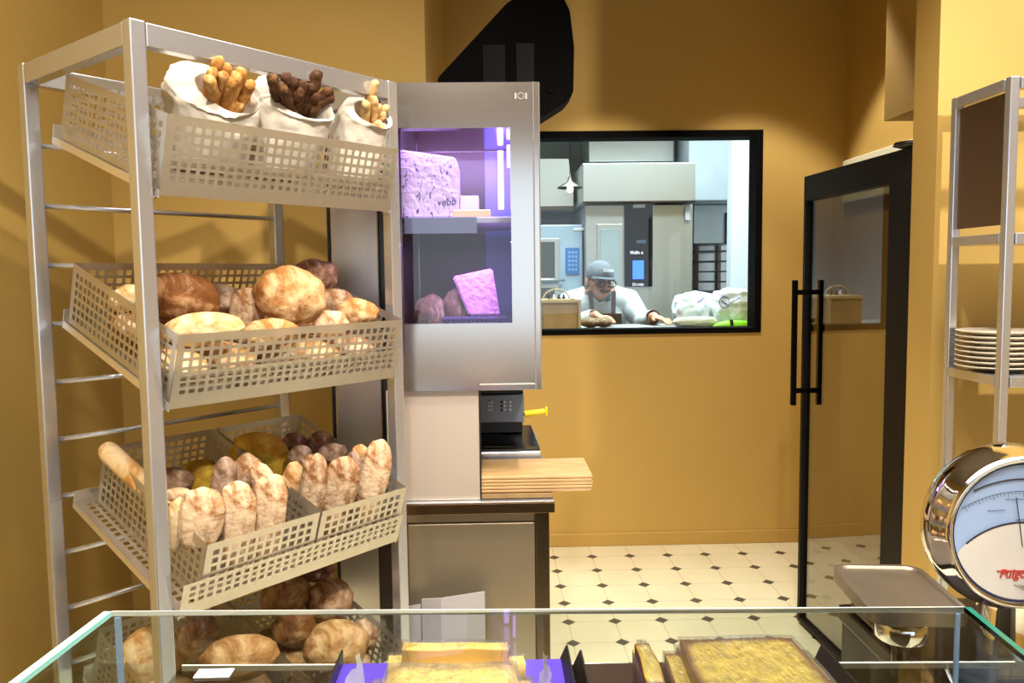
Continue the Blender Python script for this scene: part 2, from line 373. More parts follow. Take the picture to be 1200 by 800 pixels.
# reflection of a shop pendant, built as a lamp in the kitchen
t = thing('pendant_reflection', 'reflected cone pendant with a lit bulb, built as a body left of the hood', 'lamp', at(668, 226, 5.5))
p = at(668, 216, 5.5)
bm = new(); lathe(bm, [(.012, .05), (.018, .02), (.085, -.02), (.088, -.026), (.08, -.022), (.012, .018)], p, n=24); obj('lamp_shade', bm, STD, t, True)
bm = new(); ball(bm, p+V((0, 0, -.03)), (.022, .022, .026), 2); obj('bulb', bm, P('lit bulb', (255, 240, 205), .5, emit=(255, 226, 170), estr=8), t, True)
bm = new(); tube(bm, p+V((0, 0, .05)), (p.x, p.y, 3.0), .003, n=6); obj('cord', bm, BLACK, t)

# worktop of the kitchen
TZ = WZ0 + .012
t = thing('work_table', 'long steel kitchen work table just behind the black framed window', 'table', (.75, 4.75, 0))
bm = new(); box(bm, (-.6, 4.53, TZ-.04), (2.2, 5.0, TZ), .004); obj('tabletop', bm, STK, t)
for xx in (-.55, 2.13):
    for yy in (4.55, 4.94):
        bm = new(); box(bm, (xx, yy, 0), (xx+.04, yy+.04, TZ-.04)); obj('leg', bm, STK, t)

def lump(bm, c, s, rot=None, amp=.08, fr=2.0, seed=0, sub=4, fine=.015, boxy=0):
    t = new(); bmesh.ops.create_icosphere(t, subdivisions=sub, radius=1)
    o = V((seed*7.31, seed*3.77, seed*1.93))
    for v in t.verts:
        n = v.co.normalized(); k = 1+amp*noise.noise(n*fr+o)+fine*noise.noise(n*9+o)+fine*.7*noise.noise(n*20+o)-fine*1.5*(1-min(1, 5*abs(noise.noise(n*1.8+o*1.3))))
        if boxy:
            mxx = max(abs(n.x), abs(n.y), abs(n.z)); k *= 1+boxy*(1/mxx-1)
        v.co = n*k
    t.transform(M.Translation(c) @ (rot.to_4x4() if rot else M.Identity(4)) @ M.Diagonal((*s, 1)))
    merge(bm, t)

# wicker basket and crate at the window's left
WICK = P('pale wicker', (196, 176, 130), .7, bump=.5, bscale=60); CRATE = P('plain pale wood', (206, 184, 140), .6, var=.12, scale=14)
a = at(640, 352, 4.6); c = at(679, 352, 4.6); 
t = thing('wooden_crate', 'open wooden box with pale rim standing left of the baker', 'crate', ((a.x+c.x)/2, 4.66, TZ))
z1 = a.z; x0, x1 = a.x-.02, c.x
bm = new()
box(bm, (x0, 4.56, TZ+.001), (x1, 4.57, z1-.01)); box(bm, (x0, 4.80, TZ+.001), (x1, 4.81, z1-.01)); box(bm, (x0, 4.57, TZ+.001), (x0+.01, 4.80, z1-.01)); box(bm, (x1-.01, 4.57, TZ+.001), (x1, 4.80, z1-.01)); box(bm, (x0+.01, 4.57, TZ+.001), (x1-.01, 4.80, TZ+.012))
obj('crate_wall', bm, P('brown crate boards', (168, 140, 96), .6, var=.2, scale=8), t)
bm = new()
box(bm, (x0-.005, 4.553, z1-.012), (x1+.005, 4.573, z1+.004)); box(bm, (x0-.005, 4.797, z1-.012), (x1+.005, 4.817, z1+.004)); box(bm, (x0-.005, 4.573, z1-.012), (x0+.015, 4.797, z1+.004)); box(bm, (x1-.015, 4.573, z1-.012), (x1+.005, 4.797, z1+.004))
box(bm, (x1-.012, 4.548, TZ+.001), (x1+.003, 4.554, z1)); obj('rim', bm, CRATE, t)
t = thing('wicker_basket', 'round wicker basket with a hoop handle sitting in the wooden box', 'basket', ((x0+x1)/2-.02, 4.68, TZ+.013))
cx, cy = (x0+x1)/2-.02, 4.685
bm = new(); lathe(bm, [(0, TZ+.014), (.06, TZ+.014), (.075, z1-.02), (.08, z1+.008), (.075, z1+.008), (.068, z1-.02), (.055, TZ+.022), (0, TZ+.022)], (cx, cy, 0), n=28); obj('basket_bowl', bm, WICK, t, True)
bm = new(); poly_tube(bm, [V((cx-.076*cos(k*pi/12), cy, z1+.005+.055*sin(k*pi/12))) for k in range(13)], .005, 8); obj('handle', bm, WICK, t, True)
for k in range(4):
    px = cx-.042+.028*k
    bm = new(); lathe(bm, [(0, z1-.06), (.011, z1-.06), (.011, z1+.012), (.006, z1+.022), (.006, z1+.032), (0, z1+.032)], (px, cy-.02+.012*(k % 2), 0), n=14)
    o = obj('small_bottle', bm, P('dark bottle glass', (30, 26, 20), .15) if k != 1 else WHITE, None, True)
    tag(o, 'small bottle in the wicker basket, %s from the left' % ('first', 'second, pale,', 'third', 'fourth')[k], 'bottle', 'bottles in the wicker basket')

# flour bags and green lid
PLB = P('white plastic bag', (226, 238, 246), .35, bump=.5, bscale=14, var=.03)
INK = P('blue ink', (40, 70, 170), .5)
from mathutils.bvhtree import BVHTree
def ring(bm, c, r, w, Y0, n=24, a0=0, a1=2*pi):
    poly_tube(bm, [V((c.x+r*cos(a0+(a1-a0)*k/n), Y0, c.z+r*sin(a0+(a1-a0)*k/n))) for k in range(n+1)], w, 6)
def sack(name, label, px, py, w, h, Y, seed, dp=.13, boxy=.45, mat=PLB):
    c = at(px, py, Y); s = Y/FPX
    t = thing(name, label, 'bag', (c.x, Y, TZ), 0, 'white printed bags in the kitchen window')
    bm = new(); lump(bm, c, (w*s/2, dp, h*s/2), None, .1, 2.6, seed, 5, .014, boxy)
    for v in bm.verts:
        v.co.z = max(v.co.z, TZ+.001); v.co += V((0, 1, .6))*.006*noise.noise(v.co*30)
    bv = BVHTree.FromBMesh(bm)
    obj('bag_body', bm, mat, t, True)
    return t, bv
def print_on(t, bv, pix, r):
    pts = []
    for x, y in pix:
        d = ray(x, y).normalized(); hit = bv.ray_cast(EYE, d)[0]
        if hit: pts.append(hit-d*r*.6)
    bm = new(); poly_tube(bm, pts, r, 6); obj('print', bm, INK, t)
t, bv = sack('flour_bag', 'flat white plastic bag with blue print, left of the two bags', 815, 363, 54, 42, 4.86, 3)
print_on(t, bv, [(798+9*cos(a/10*pi), 343+6*sin(a/10*pi)) for a in range(11)], .0018)
print_on(t, bv, [(817+13*k/8, 354-9*k/8+(k % 2)) for k in range(9)], .0028)
t, bv = sack('flour_bag', 'crumpled white bag with a round blue logo, leaning on the right', 859, 360, 50, 46, 4.70, 9, .1)
print_on(t, bv, [(849+6*cos(a/10*pi), 354+6.5*sin(a/10*pi)) for a in range(21)], .0016)
print_on(t, bv, [(846+6*k/5, 352+4*k/5+1.5*(k % 2)) for k in range(6)], .0026)
print_on(t, bv, [(856+11*k/8, 354-6*k/8+1.2*(k % 2)) for k in range(9)], .0022)
CREAM = P('translucent cream tub', (214, 222, 200), .4)
c = at(818, 380, 4.62)
bm = new(); lump(bm, V((c.x-.01, 4.64, TZ+.03)), (.13, .05, .03), None, .05, 2, 5, 4, .02, .5)
for v in bm.verts: v.co.z = max(v.co.z, TZ+.001)
tag(obj('dough_tub', bm, CREAM, None, True), 'low cream tub at the foot of the white bags', 'tub')
c = at(860, 381, 4.545)
t = thing('green_lid', 'bright lime green oval lid with a dark clip by the window', 'lid', (c.x, 4.575, TZ))
GREEN = P('lime green plastic', (130, 205, 20), .35)
bm = new(); lathe(bm, [(0, .03), (.05, .028), (.085, .02), (.105, .01), (.11, .004), (.11, 0), (0, 0)], (0, 0, 0), n=40); bm.transform(M.Translation((c.x+.01, 4.565, TZ+.001)) @ M.Diagonal((1.15, .27, 1.35, 1))); obj('lid_shell', bm, GREEN, t, True)
bm = new(); box(bm, (c.x-.022, 4.532, TZ+.012), (c.x-.006, 4.57, TZ+.045), .003); obj('clip', bm, P('dark brown clip', (50, 34, 20), .5), t)

# ------------------------------------------------------------------ baker
def skin_bm(nodes, edges, root, sub=2):
    names = list(nodes); me = bpy.data.meshes.new('sk')
    me.from_pydata([nodes[n][0] for n in names], [(names.index(a), names.index(b)) for a, b in edges], [])
    o = bpy.data.objects.new('sk', me); COL.objects.link(o)
    md = o.modifiers.new('s', 'SKIN'); md.use_smooth_shade = True
    sv = me.skin_vertices[0].data
    for i, n in enumerate(names):
        r = nodes[n][1]; sv[i].radius = (r, r) if not isinstance(r, tuple) else r
        sv[i].use_root = (n == root)
    o.modifiers.new('u', 'SUBSURF').levels = sub
    dg = bpy.context.evaluated_depsgraph_get(); dg.update()
    me2 = bpy.data.meshes.new_from_object(o.evaluated_get(dg)); b = new(); b.from_mesh(me2)
    bpy.data.objects.remove(o); bpy.data.meshes.remove(me2)
    return b
def remesh(bm, vox, smooth=3):
    me = bpy.data.meshes.new('rm'); bm.to_mesh(me); bm.free()
    o = bpy.data.objects.new('rm', me); COL.objects.link(o)
    md = o.modifiers.new('r', 'REMESH'); md.mode = 'VOXEL'; md.voxel_size = vox
    if smooth: s = o.modifiers.new('s', 'SMOOTH'); s.iterations = smooth; s.factor = .5
    dg = bpy.context.evaluated_depsgraph_get(); dg.update()
    me2 = bpy.data.meshes.new_from_object(o.evaluated_get(dg)); b = new(); b.from_mesh(me2)
    bpy.data.objects.remove(o); bpy.data.meshes.remove(me2)
    return b
YP = 5.15
hc = at(703, 330, YP)                         # head centre
SKIN = P('skin', (196, 142, 112), .5, var=.08, scale=20)
COAT = P('white cotton coat', (232, 242, 246), .8, var=.03, bump=.4, bscale=9)
baker = thing('person', 'person in white coat, grey cap and dark glasses leaning over the table', 'person', (hc.x+.02, YP+.2, 0))
lean = V((0, .02, 0))
hipc = V((hc.x+.03, YP+.24, .92)); chest = V((hc.x+.02, YP+.12, 1.22)); neckb = V((hc.x+.01, YP+.08, 1.345))
shL = at(668, 357, YP+.09); shR = at(735, 354, YP+.09)
elL = at(646, 386, YP+.0); elL.z -= .02; elR = at(752, 377, YP+.02)
wrL = V((hc.x-.06, 4.90, TZ+.06)); wrR = at(766, 383, 4.88); wrR.z = TZ+.05
nodes = {'hip': (hipc, (.16, .13)), 'belly': ((hipc+chest)/2, (.155, .125)), 'chest': (chest, (.165, .12)), 'nb': (neckb, (.10, .08)), 'neck': (hc+V((0, .035, -.10)), .056), 'skull': (hc+V((0, .02, -.03)), .06),
         'shL': (shL, .07), 'elL': (elL, .05), 'wrL': (wrL, .03), 'shR': (shR, .07), 'elR': (elR, .05), 'wrR': (wrR, .03),
         'tL': (V((hipc.x-.1, hipc.y+.02, .82)), .1), 'kL': (V((hipc.x-.11, hipc.y-.02, .47)), .065), 'aL': (V((hipc.x-.11, hipc.y+.03, .08)), .045), 'fL': (V((hipc.x-.12, hipc.y-.13, .035)), .035),
         'tR': (V((hipc.x+.1, hipc.y+.02, .82)), .1), 'kR': (V((hipc.x+.11, hipc.y-.02, .47)), .065), 'aR': (V((hipc.x+.11, hipc.y+.03, .08)), .045), 'fR': (V((hipc.x+.12, hipc.y-.13, .035)), .035)}
edges = [('hip', 'belly'), ('belly', 'chest'), ('chest', 'nb'), ('nb', 'neck'), ('neck', 'skull'), ('nb', 'shL'), ('shL', 'elL'), ('elL', 'wrL'), ('nb', 'shR'), ('shR', 'elR'), ('elR', 'wrR'),
         ('hip', 'tL'), ('tL', 'kL'), ('kL', 'aL'), ('aL', 'fL'), ('hip', 'tR'), ('tR', 'kR'), ('kR', 'aR'), ('aR', 'fR')]
bm = new()
for a_, b_ in edges:
    (pa_, ra_), (pb_, rb_) = nodes[a_], nodes[b_]
    ra_ = ra_ if isinstance(ra_, tuple) else (ra_, ra_); rb_ = rb_ if isinstance(rb_, tuple) else (rb_, rb_)
    nst = max(4, int((pb_-pa_).length/.025))
    for k in range(nst+1):
        f = k/nst; rx = ra_[0]+(rb_[0]-ra_[0])*f; ry = ra_[1]+(rb_[1]-ra_[1])*f
        ball(bm, pa_.lerp(pb_, f), (rx, ry, min(rx, ry)), 3)
# head: skull, jaw, nose, ears
hd = new()
HR = Euler((R(7), R(3), R(17))).to_matrix()
ball(hd, hc+HR @ V((0, .015, .03)), (.077, .094, .092), 3, HR)
ball(hd, hc+HR @ V((0, -.018, -.045)), (.058, .066, .062), 3, HR)
ball(hd, hc+HR @ V((0, -.048, -.082)), (.032, .03, .022), 2, HR)
ball(hd, hc+HR @ V((0, -.092, -.012)), (.013, .02, .028), 2, HR); ball(hd, hc+HR @ V((0, -.1, -.03)), (.018, .015, .013), 2, HR)
for sgn in (-1, 1):
    ball(hd, hc+HR @ V((sgn*.08, .02, -.005)), (.012, .024, .034), 2, HR)
    ball(hd, hc+HR @ V((sgn*.036, -.068, -.03)), (.026, .018, .022), 2, HR)
ball(hd, hc+HR @ V((0, -.08, -.064)), (.026, .012, .008), 2, HR)
merge(bm, hd)
# hands with five fingers
def hand(bm, w, d, side, curl):
    d = V(d).normalized(); up = V((0, 0, 1)); lat = d.cross(up).normalized()*side
    nd = {'w': (w, .028), 'p': (w+d*.045, (.038, .017)), 'k': (w+d*.085, (.042, .014))}
    merge(bm, skin_bm(nd, [('w', 'p'), ('p', 'k')], 'w', 1))
    for i in range(4):
        o = w+d*.08+lat*(-.03+.02*i); ln = (.072, .084, .078, .06)[i]
        merge(bm, skin_bm({'a': (o, .0095), 'b': (o+d*ln*.45+up*.004, .009), 'c': (o+d*ln*.8-up*curl*.6, .008), 'e': (o+d*ln-up*curl, .0065)}, [('a', 'b'), ('b', 'c'), ('c', 'e')], 'a', 1))
    o = w+d*.03-lat*.03
    merge(bm, skin_bm({'a': (o, .013), 'b': (o+d*.03-lat*.03, .011), 'c': (o+d*.055-lat*.035-up*curl*.5, .009)}, [('a', 'b'), ('b', 'c')], 'a', 1))
hand(bm, wrL, (.55, -.8, -.15), 1, .02)
hand(bm, wrR, (.5, -.85, -.15), -1, .02)
bm = remesh(bm, .0065, 2)
bodybm = bm.copy()
body = obj('body', bm, SKIN, baker, True)
# eyes, moustache, glasses
for sgn in (-1, 1):
    bm = new(); ball(bm, hc+HR @ V((sgn*.032, -.078, .004)), (.012, .008, .009), 2, HR); obj('eye', bm, P('eye', (60, 45, 38), .2), baker, True)
bm = new(); ball(bm, hc+HR @ V((-.016, -.088, -.048)), (.022, .012, .009), 2, HR); ball(bm, hc+HR @ V((.016, -.088, -.048)), (.022, .012, .009), 2, HR); obj('moustache', bm, P('grey brown hair', (92, 76, 66), .8), baker, True)
bm = new()
for sgn in (-1, 1):
    c = hc+HR @ V((sgn*.037, -.098, .0))
    poly_tube(bm, [c+HR @ V((.031*cos(k*pi/8)*(1), 0, .022*sin(k*pi/8))) for k in range(17)], .0042, 6)
    tube(bm, c+HR @ V((sgn*.031, 0, .008)), hc+HR @ V((sgn*.084, .02, .015)), .003, n=6)
tube(bm, hc+HR @ V((-.008, -.1, .004)), hc+HR @ V((.008, -.1, .004)), .003, n=6)
obj('glasses', bm, P('dark red brown frames', (46, 26, 24), .3), baker, True)
bm = new()
for sgn in (-1, 1):
    b2 = new(); ball(b2, hc+HR @ V((sgn*.078, .03, -.02)), (.01, .03, .04), 2, HR); merge(bm, b2)
ball(bm, hc+HR @ V((0, .085, -.02)), (.06, .03, .05), 2, HR)
obj('hair', bm, P('short grey hair', (110, 104, 98), .8, bump=.5), baker, True)
# cap
CAP = P('grey denim cap', (104, 112, 120), .85, var=.12, scale=40, bump=.4, bscale=120)
bm = new(); t = new(); bmesh.ops.create_uvsphere(t, u_segments=32, v_segments=20, radius=1)
bmesh.ops.bisect_plane(t, geom=list(t.verts)+list(t.edges)+list(t.faces), plane_co=(0, 0, -.08), plane_no=(0, 0, -1), clear_outer=True)
merge(bm, t, M.Translation(hc+HR @ V((0, .012, .035))) @ HR.to_4x4() @ M.Diagonal((.088, .108, .1, 1)))
bmesh.ops.solidify(bm, geom=list(bm.faces), thickness=.003)
cap = obj('cap', bm, CAP, baker, True)
bm = new(); grid = []
for i in range(13):
    th = R(-70+140*i/12); row = []
    for j in range(5):
        rr = 1+.12*j*cos(th*.9); zz = -.004*(j/4)-.02*(abs(th)**2)*(j/4)*.4
        row.append(bm.verts.new(hc+HR @ (V((0, .012, .042))+V((.088*sin(th)*(1+.02*j), -.106*cos(th)*rr, zz-.002*j)))))
    grid.append(row)
for i in range(12):
    for j in range(4): bm.faces.new((grid[i][j], grid[i+1][j], grid[i+1][j+1], grid[i][j+1]))
bmesh.ops.solidify(bm, geom=list(bm.faces), thickness=.004)
obj('brim', bm, P('grey cap brim', (126, 136, 148), .8), cap, True)
mt_ = frame_mt(hc+HR @ V((-.028, -.1, .075)), HR @ V((1, 0, 0)), HR @ V((0, .35, 1)))
bm = text_bm('Drink', .03, mt_, th=.003, bold=.001); obj('lettering', bm, WHITE, cap)
# clothes
def inflate(nd, keys, add, **ov):
    o = {}
    for k in keys:
        p, r = nd[k]; o[k] = (p, tuple(x+add for x in r) if isinstance(r, tuple) else r+add)
    o.update(ov); return o
def garment(src, keep, grow, wob=0):
    b = src.copy(); b.normal_update()
    bmesh.ops.delete(b, geom=[v for v in b.verts if not keep(v.co)], context='VERTS'); b.normal_update()
    for v in b.verts: v.co += v.normal*(grow+wob*noise.noise(v.co*12))
    return b
def is_hand(p): return any((p-w_).length < .25 and (p-w_).dot(d_) > -.012 for w_, d_ in ((wrL, (wrL-elL).normalized()), (wrR, (wrR-elR).normalized())))
def is_head(p): return (p.z > 1.28 and p.y < YP-.015 and abs(p.x-hc.x) < .085) or (p.z > hc.z-.03 and abs(p.x-hc.x) < .105)
def coat_keep(p):
    if is_head(p): return False
    if p.z < .84 or is_hand(p): return False
    if p.z > neckb.z+.0 and abs(p.x-neckb.x) < .078 and p.z > neckb.z+.045-abs(p.x-neckb.x)*.4: return False
    if p.y < neckb.y-.01 and abs(p.x-hc.x-.012) < .05+.03*max(0, (p.z-1.2)/.2) and p.y < chest.y+.02: return False
    return (p-hc).length > .135 or abs(p.x-hc.x) > .09
bm = garment(bodybm, coat_keep, .016, .007)
obj('coat', bm, COAT, baker, True)
GREYT = P('grey neckerchief', (104, 118, 122), .85)
bm = new(); lathe(bm, [(.07, -.05), (.088, -.03), (.086, 0), (.074, .022), (.066, .0)], neckb+V((0, -.022, .018)), (0, -.3, 1), 28); obj('neckerchief', bm, GREYT, baker, True)
bm = garment(bodybm, lambda p: not is_head(p) and .88 < p.z < neckb.z+.01 and abs(p.x-hc.x) < .13 and not is_hand(p) and p.y > chest.y-.25 and (p-wrL).length > .16, .007)
obj('shirt', bm, P('white tee shirt', (222, 230, 232), .85), baker, True)
APR = P('brown apron', (84, 70, 62), .8)
for sgn in (-1, 1):
    bm = new(); a = neckb+V((sgn*.075, -.105, .03)); b_ = V((hc.x+.01+sgn*.066, chest.y-.18, 1.23)); dx = V((.014, 0, 0))
    prism(bm, [a-dx, a+dx, b_+dx, b_-dx], (0, .006, 0)); obj('apron_strap', bm, APR, baker)
bm = new(); box(bm, (hc.x-.11, chest.y-.185, .55), (hc.x+.13, chest.y-.177, 1.235), .003); obj('apron', bm, APR, baker)
bm = skin_bm(inflate(nodes, ['hip', 'tL', 'kL', 'aL', 'tR', 'kR', 'aR'], .012), [('hip', 'tL'), ('tL', 'kL'), ('kL', 'aL'), ('hip', 'tR'), ('tR', 'kR'), ('kR', 'aR')], 'hip'); obj('trousers', bm, P('dark trousers', (40, 42, 48), .8), baker, True)
# loaf he works on
DOUGH = bread_mat('brown dough', (96, 78, 58), (140, 116, 84), (190, 176, 150), .3, 20)
for k, (px, w) in enumerate(((692, 24), (707, 22))):
    c = at(px, 381, 4.68); bm = new(); lump(bm, V((c.x, 4.68, TZ+.032)), (w*.5*4.68/FPX, .06, .03), None, .1, 2, k+20, 3)
    tag(obj('bread_loaf', bm, DOUGH, None, True), ('left of the two brown loaves under the hands of the person', 'right of the two brown loaves under the hands of the person')[k], 'bread', 'loaves on the kitchen table')

# ------------------------------------------------------------------ loudspeaker
t = thing('loudspeaker', 'large black angular loudspeaker above and behind the steel cheese cabinet', 'speaker', at(610, 90, 2.84))
pts = [(512, 92), (594, 3), (602, -2), (655, -14), (668, 12), (673, 55), (672, 108), (664, 118), (636, 136), (560, 150), (520, 120)]
bm = new(); prism(bm, [at(x, y, 2.82) for x, y in pts], (0, .16, 0)); bmesh.ops.bevel(bm, geom=list(bm.edges), offset=.004, segments=2, affect='EDGES'); sp = obj('cabinet_shell', bm, BLACKM, t)
bm = new()
a, b_ = at(515, 95, 2.82), at(592, 9, 2.82); dirv = (b_-a)
perf(bm, dirv.length, .15, frame_mt(a+V((-.004, .005, .004)), dirv, (0, 1, 0)), .012, .5); obj('grille', bm, BLACK, t)
for x, y in ((638, 10), (645, 105)):
    bm = new(); p = at(x, y, 2.82); lathe(bm, [(0, .003), (.008, .003), (.013, .0045), (.014, 0)], p, (0, -1, 0), 20); obj('screw', bm, BLACKM, t, True)
bm = new(); pbox(bm, 566, 52, 592, 96, 2.817, .004, .001); pbox(bm, 605, 50, 626, 100, 2.817, .004, .001); obj('side_recess', bm, P('gloss black', (4, 4, 5), .4, spec=.1), t)
bm = new(); box(bm, (at(600, 50, 2.8).x-.03, 2.985, 2.2), (at(600, 50, 2.8).x+.03, YB, 2.26)); obj('bracket', bm, BLACKM, t)

# ------------------------------------------------------------------ steel column left of the cabinet
YC = 2.2
a = at(388, 300, 2.36); c = at(452, 300, 2.36)
t = thing('steel_column', 'tall plain stainless cupboard side behind the right end of the bread rack', 'cupboard', ((a.x+c.x)/2, 2.55, 0))
bm = new(); box(bm, (a.x, 2.36, .02), (c.x-.02, 2.84, 1.98), .004); obj('cupboard_body', bm, STV, t)
bm = new(); box(bm, (c.x-.019, 2.365, .02), (c.x+.0, 2.84, 1.98), .003); obj('edge_strip', bm, P('dark seal', (40, 44, 50), .25), t)
bm = new(); box(bm, (a.x-.012, 2.37, .02), (a.x-.002, 2.84, 1.98), .001); obj('shadow_gap', bm, BLACK, t)  # black strip stands in for the shade of the gap

# ------------------------------------------------------------------ cheese cabinet
p0 = at(452, 97, YC); p1 = at(634, 456, YC)
cab = thing('cheese_cabinet', 'wall height stainless display cabinet with a purple lit glass door', 'cabinet', ((p0.x+p1.x)/2, YC+.3, p1.z))
gx0 = at(463, 260, YC).x; gx1 = at(599, 260, YC).x; gz1 = at(530, 150, YC).z; gz0 = at(530, 379, YC).z
X0, X1, Z0, Z1 = p0.x, p1.x, p1.z, p0.z
bm = new()  # carcass: back, sides, top, bottom
DEP = .55
box(bm, (X0, YC+DEP, Z0), (X1, YC+DEP+.03, Z1)); box(bm, (X0, YC+.045, Z0), (X0+.03, YC+DEP, Z1)); box(bm, (X1-.04, YC+.045, Z0), (X1, YC+DEP, Z1))
box(bm, (X0+.03, YC+.045, Z1-.1), (X1-.04, YC+DEP, Z1)); box(bm, (X0+.03, YC+.045, Z0), (X1-.04, YC+DEP, Z0+.14))
obj('carcass', bm, STH, cab)
LIN = P('lining with reflected brown', (84, 58, 50), .35)  # brown shop reflection put into the lining colour
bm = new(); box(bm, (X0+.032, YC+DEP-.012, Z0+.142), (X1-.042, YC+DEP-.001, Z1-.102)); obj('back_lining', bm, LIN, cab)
bm = new(); box(bm, (X1-.052, YC+.06, Z0+.142), (X1-.042, YC+DEP-.013, Z1-.102)); obj('side_lining', bm, P('lining tinted by lamp', (190, 190, 226), .25), cab)  # violet lamp light put into the side lining colour
bm = new()  # door frame
fz = YC+.04
box(bm, (X0, YC, Z0), (gx0, fz, Z1)); box(bm, (gx1, YC, Z0), (X1, fz, Z1)); box(bm, (gx0, YC, gz1), (gx1, fz, Z1)); box(bm, (gx0, YC, Z0), (gx1, fz, gz0))
dr = obj('door', bm, STH, cab)
bm = new()  # mitred edge trim, chamfered outwards
e0 = .016
x1 = X1; 
prism(bm, [V((x1-e0, YC-.003, Z0)), V((x1-e0, YC-.003, Z1)), V((x1+.004, YC+.012, Z1+.002)), V((x1+.004, YC+.012, Z0-.002))], (0, .03, 0))
prism(bm, [V((at(562, 450, YC).x, YC-.003, Z0+.018)), V((x1-e0, YC-.003, Z0+.018)), V((x1+.004, YC+.012, Z0-.002)), V((at(562, 450, YC).x, YC+.012, Z0-.002))], (0, .03, 0))
obj('edge_trim', bm, ST, dr)
bm = new(); box(bm, (gx0, YC+.012, gz0), (gx1, YC+.018, gz1)); obj('door_glass', bm, GLASSC, dr)
p = at(605, 107, YC); bm = new(); ring(bm, p+V((.012, 0, -.012)), .008, .0012, YC-.0005); box(bm, (p.x-.004, YC-.001, p.z-.02), (p.x+.0, YC+.001, p.z-.004)); box(bm, (p.x+.024, YC-.001, p.z-.02), (p.x+.028, YC+.001, p.z-.004)); obj('logo', bm, P('etched mark', (150, 148, 142), .5, .6), dr)
sz = at(530, 252, YC).z
bm = new(); box(bm, (X0+.034, YC+.07, sz-.018), (X1-.054, YC+.5, sz), .003); obj('shelf', bm, P('pale shelf', (190, 196, 206), .3), cab)
bm = new(); box(bm, (X0+.034, YC+.065, sz-.045), (X1-.17, YC+.069, sz-.001)); obj('shelf_front', bm, P('blue grey shelf strip', (120, 134, 150), .3), cab)
VIO = P('violet tube', (210, 190, 255), .4, emit=(190, 160, 255), estr=7)
bm = new(); box(bm, (at(568, 200, YC+DEP-.02).x, YC+DEP-.024, Z0+.145), (X1-.053, YC+DEP-.0125, Z1-.104)); obj('lilac_glow_panel', bm, P('lilac glow on rear panel', (150, 150, 215), .3), cab)  # bright lilac strip added for the glow on the cabinet back
for px, Y in ((586, 2.66), (597, 2.55)):
    c0 = at(px, 150, Y); c1 = at(px, 196 if px > 590 else 245, Y)
    bm = new(); tube(bm, (c0.x, Y, min(c0.z, Z1-.11)), (c0.x, Y, c1.z), .009); obj('light_tube', bm, VIO, cab, True)
bm = new()
for i in range(9): 
    z = Z0+.2+i*.055
    box(bm, (X1-.06, YC+.07, z), (X1-.054, YC+.5, z+.004))
obj('shelf_rails', bm, P('lilac rail', (170, 160, 200), .3), cab)
# block of wrapped cheese on the shelf
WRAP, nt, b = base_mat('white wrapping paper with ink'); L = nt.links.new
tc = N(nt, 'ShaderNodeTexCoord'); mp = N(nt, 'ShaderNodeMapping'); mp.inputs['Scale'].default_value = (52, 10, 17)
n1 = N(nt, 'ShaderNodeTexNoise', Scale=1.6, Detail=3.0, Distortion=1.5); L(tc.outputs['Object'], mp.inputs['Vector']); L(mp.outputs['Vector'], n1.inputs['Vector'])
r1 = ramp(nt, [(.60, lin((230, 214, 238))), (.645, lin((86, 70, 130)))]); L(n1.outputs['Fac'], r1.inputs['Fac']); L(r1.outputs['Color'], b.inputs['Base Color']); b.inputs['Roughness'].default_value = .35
n2 = N(nt, 'ShaderNodeTexNoise', Scale=38.0, Detail=5.0, Distortion=1.0); bp = N(nt, 'ShaderNodeBump', Strength=.5, Distance=.01); L(tc.outputs['Object'], n2.inputs['Vector']); L(n2.outputs['Fac'], bp.inputs['Height']); L(bp.outputs['Normal'], b.inputs['Normal'])
b.inputs['Emission Color'].default_value = lin((150, 110, 220)); b.inputs['Emission Strength'].default_value = 0
Yc = YC+.09
q = [at(460, 250, Yc), at(537.5, 249, Yc), at(535.5, 187, Yc), at(533, 184, Yc), at(461, 174, Yc)]
for v in q[:2]: v.z = sz+.001
t = thing('wrapped_cheese_block', 'large white wrapped block with handwritten marks on the upper cabinet shelf', 'cheese', ((q[0].x+q[1].x)/2, Yc+.1, sz))
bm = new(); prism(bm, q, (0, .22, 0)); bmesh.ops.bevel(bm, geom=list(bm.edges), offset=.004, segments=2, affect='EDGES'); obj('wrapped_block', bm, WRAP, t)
bm = text_bm('vebb', .028, frame_mt(at(512, 241, Yc-.001), (1, 0, .05), (0, 0, 1)), shear=.2); obj('lettering', bm, P('dark violet ink', (60, 44, 110), .5), t)
CHS = P('yellow cheese', (238, 205, 140), .45, var=.05)
for k, (x0, y0, x1, y1, Y) in enumerate(((539, 229, 561, 243, Yc+.07), (530, 242, 575, 251, Yc-.002))):
    bm = new(); pbox(bm, x0, y0, x1, y1, Y, .05, .004)
    dz = (sz+.0015 if k else sz+.001+.022)-min(v.co.z for v in bm.verts)
    if not k:
        for v in bm.verts:
            if v.co.z < at(550, 236, Y).z: v.co.z = sz+.001
    else:
        for v in bm.verts: v.co.z += dz
    tag(obj('cheese_wedge', bm, CHS if k else P('pale cheese', (236, 206, 226), .4), None), ('pinkish cheese piece right beside the big wrapped block', 'thin yellow cheese slice lying at the shelf edge in front')[k], 'cheese')
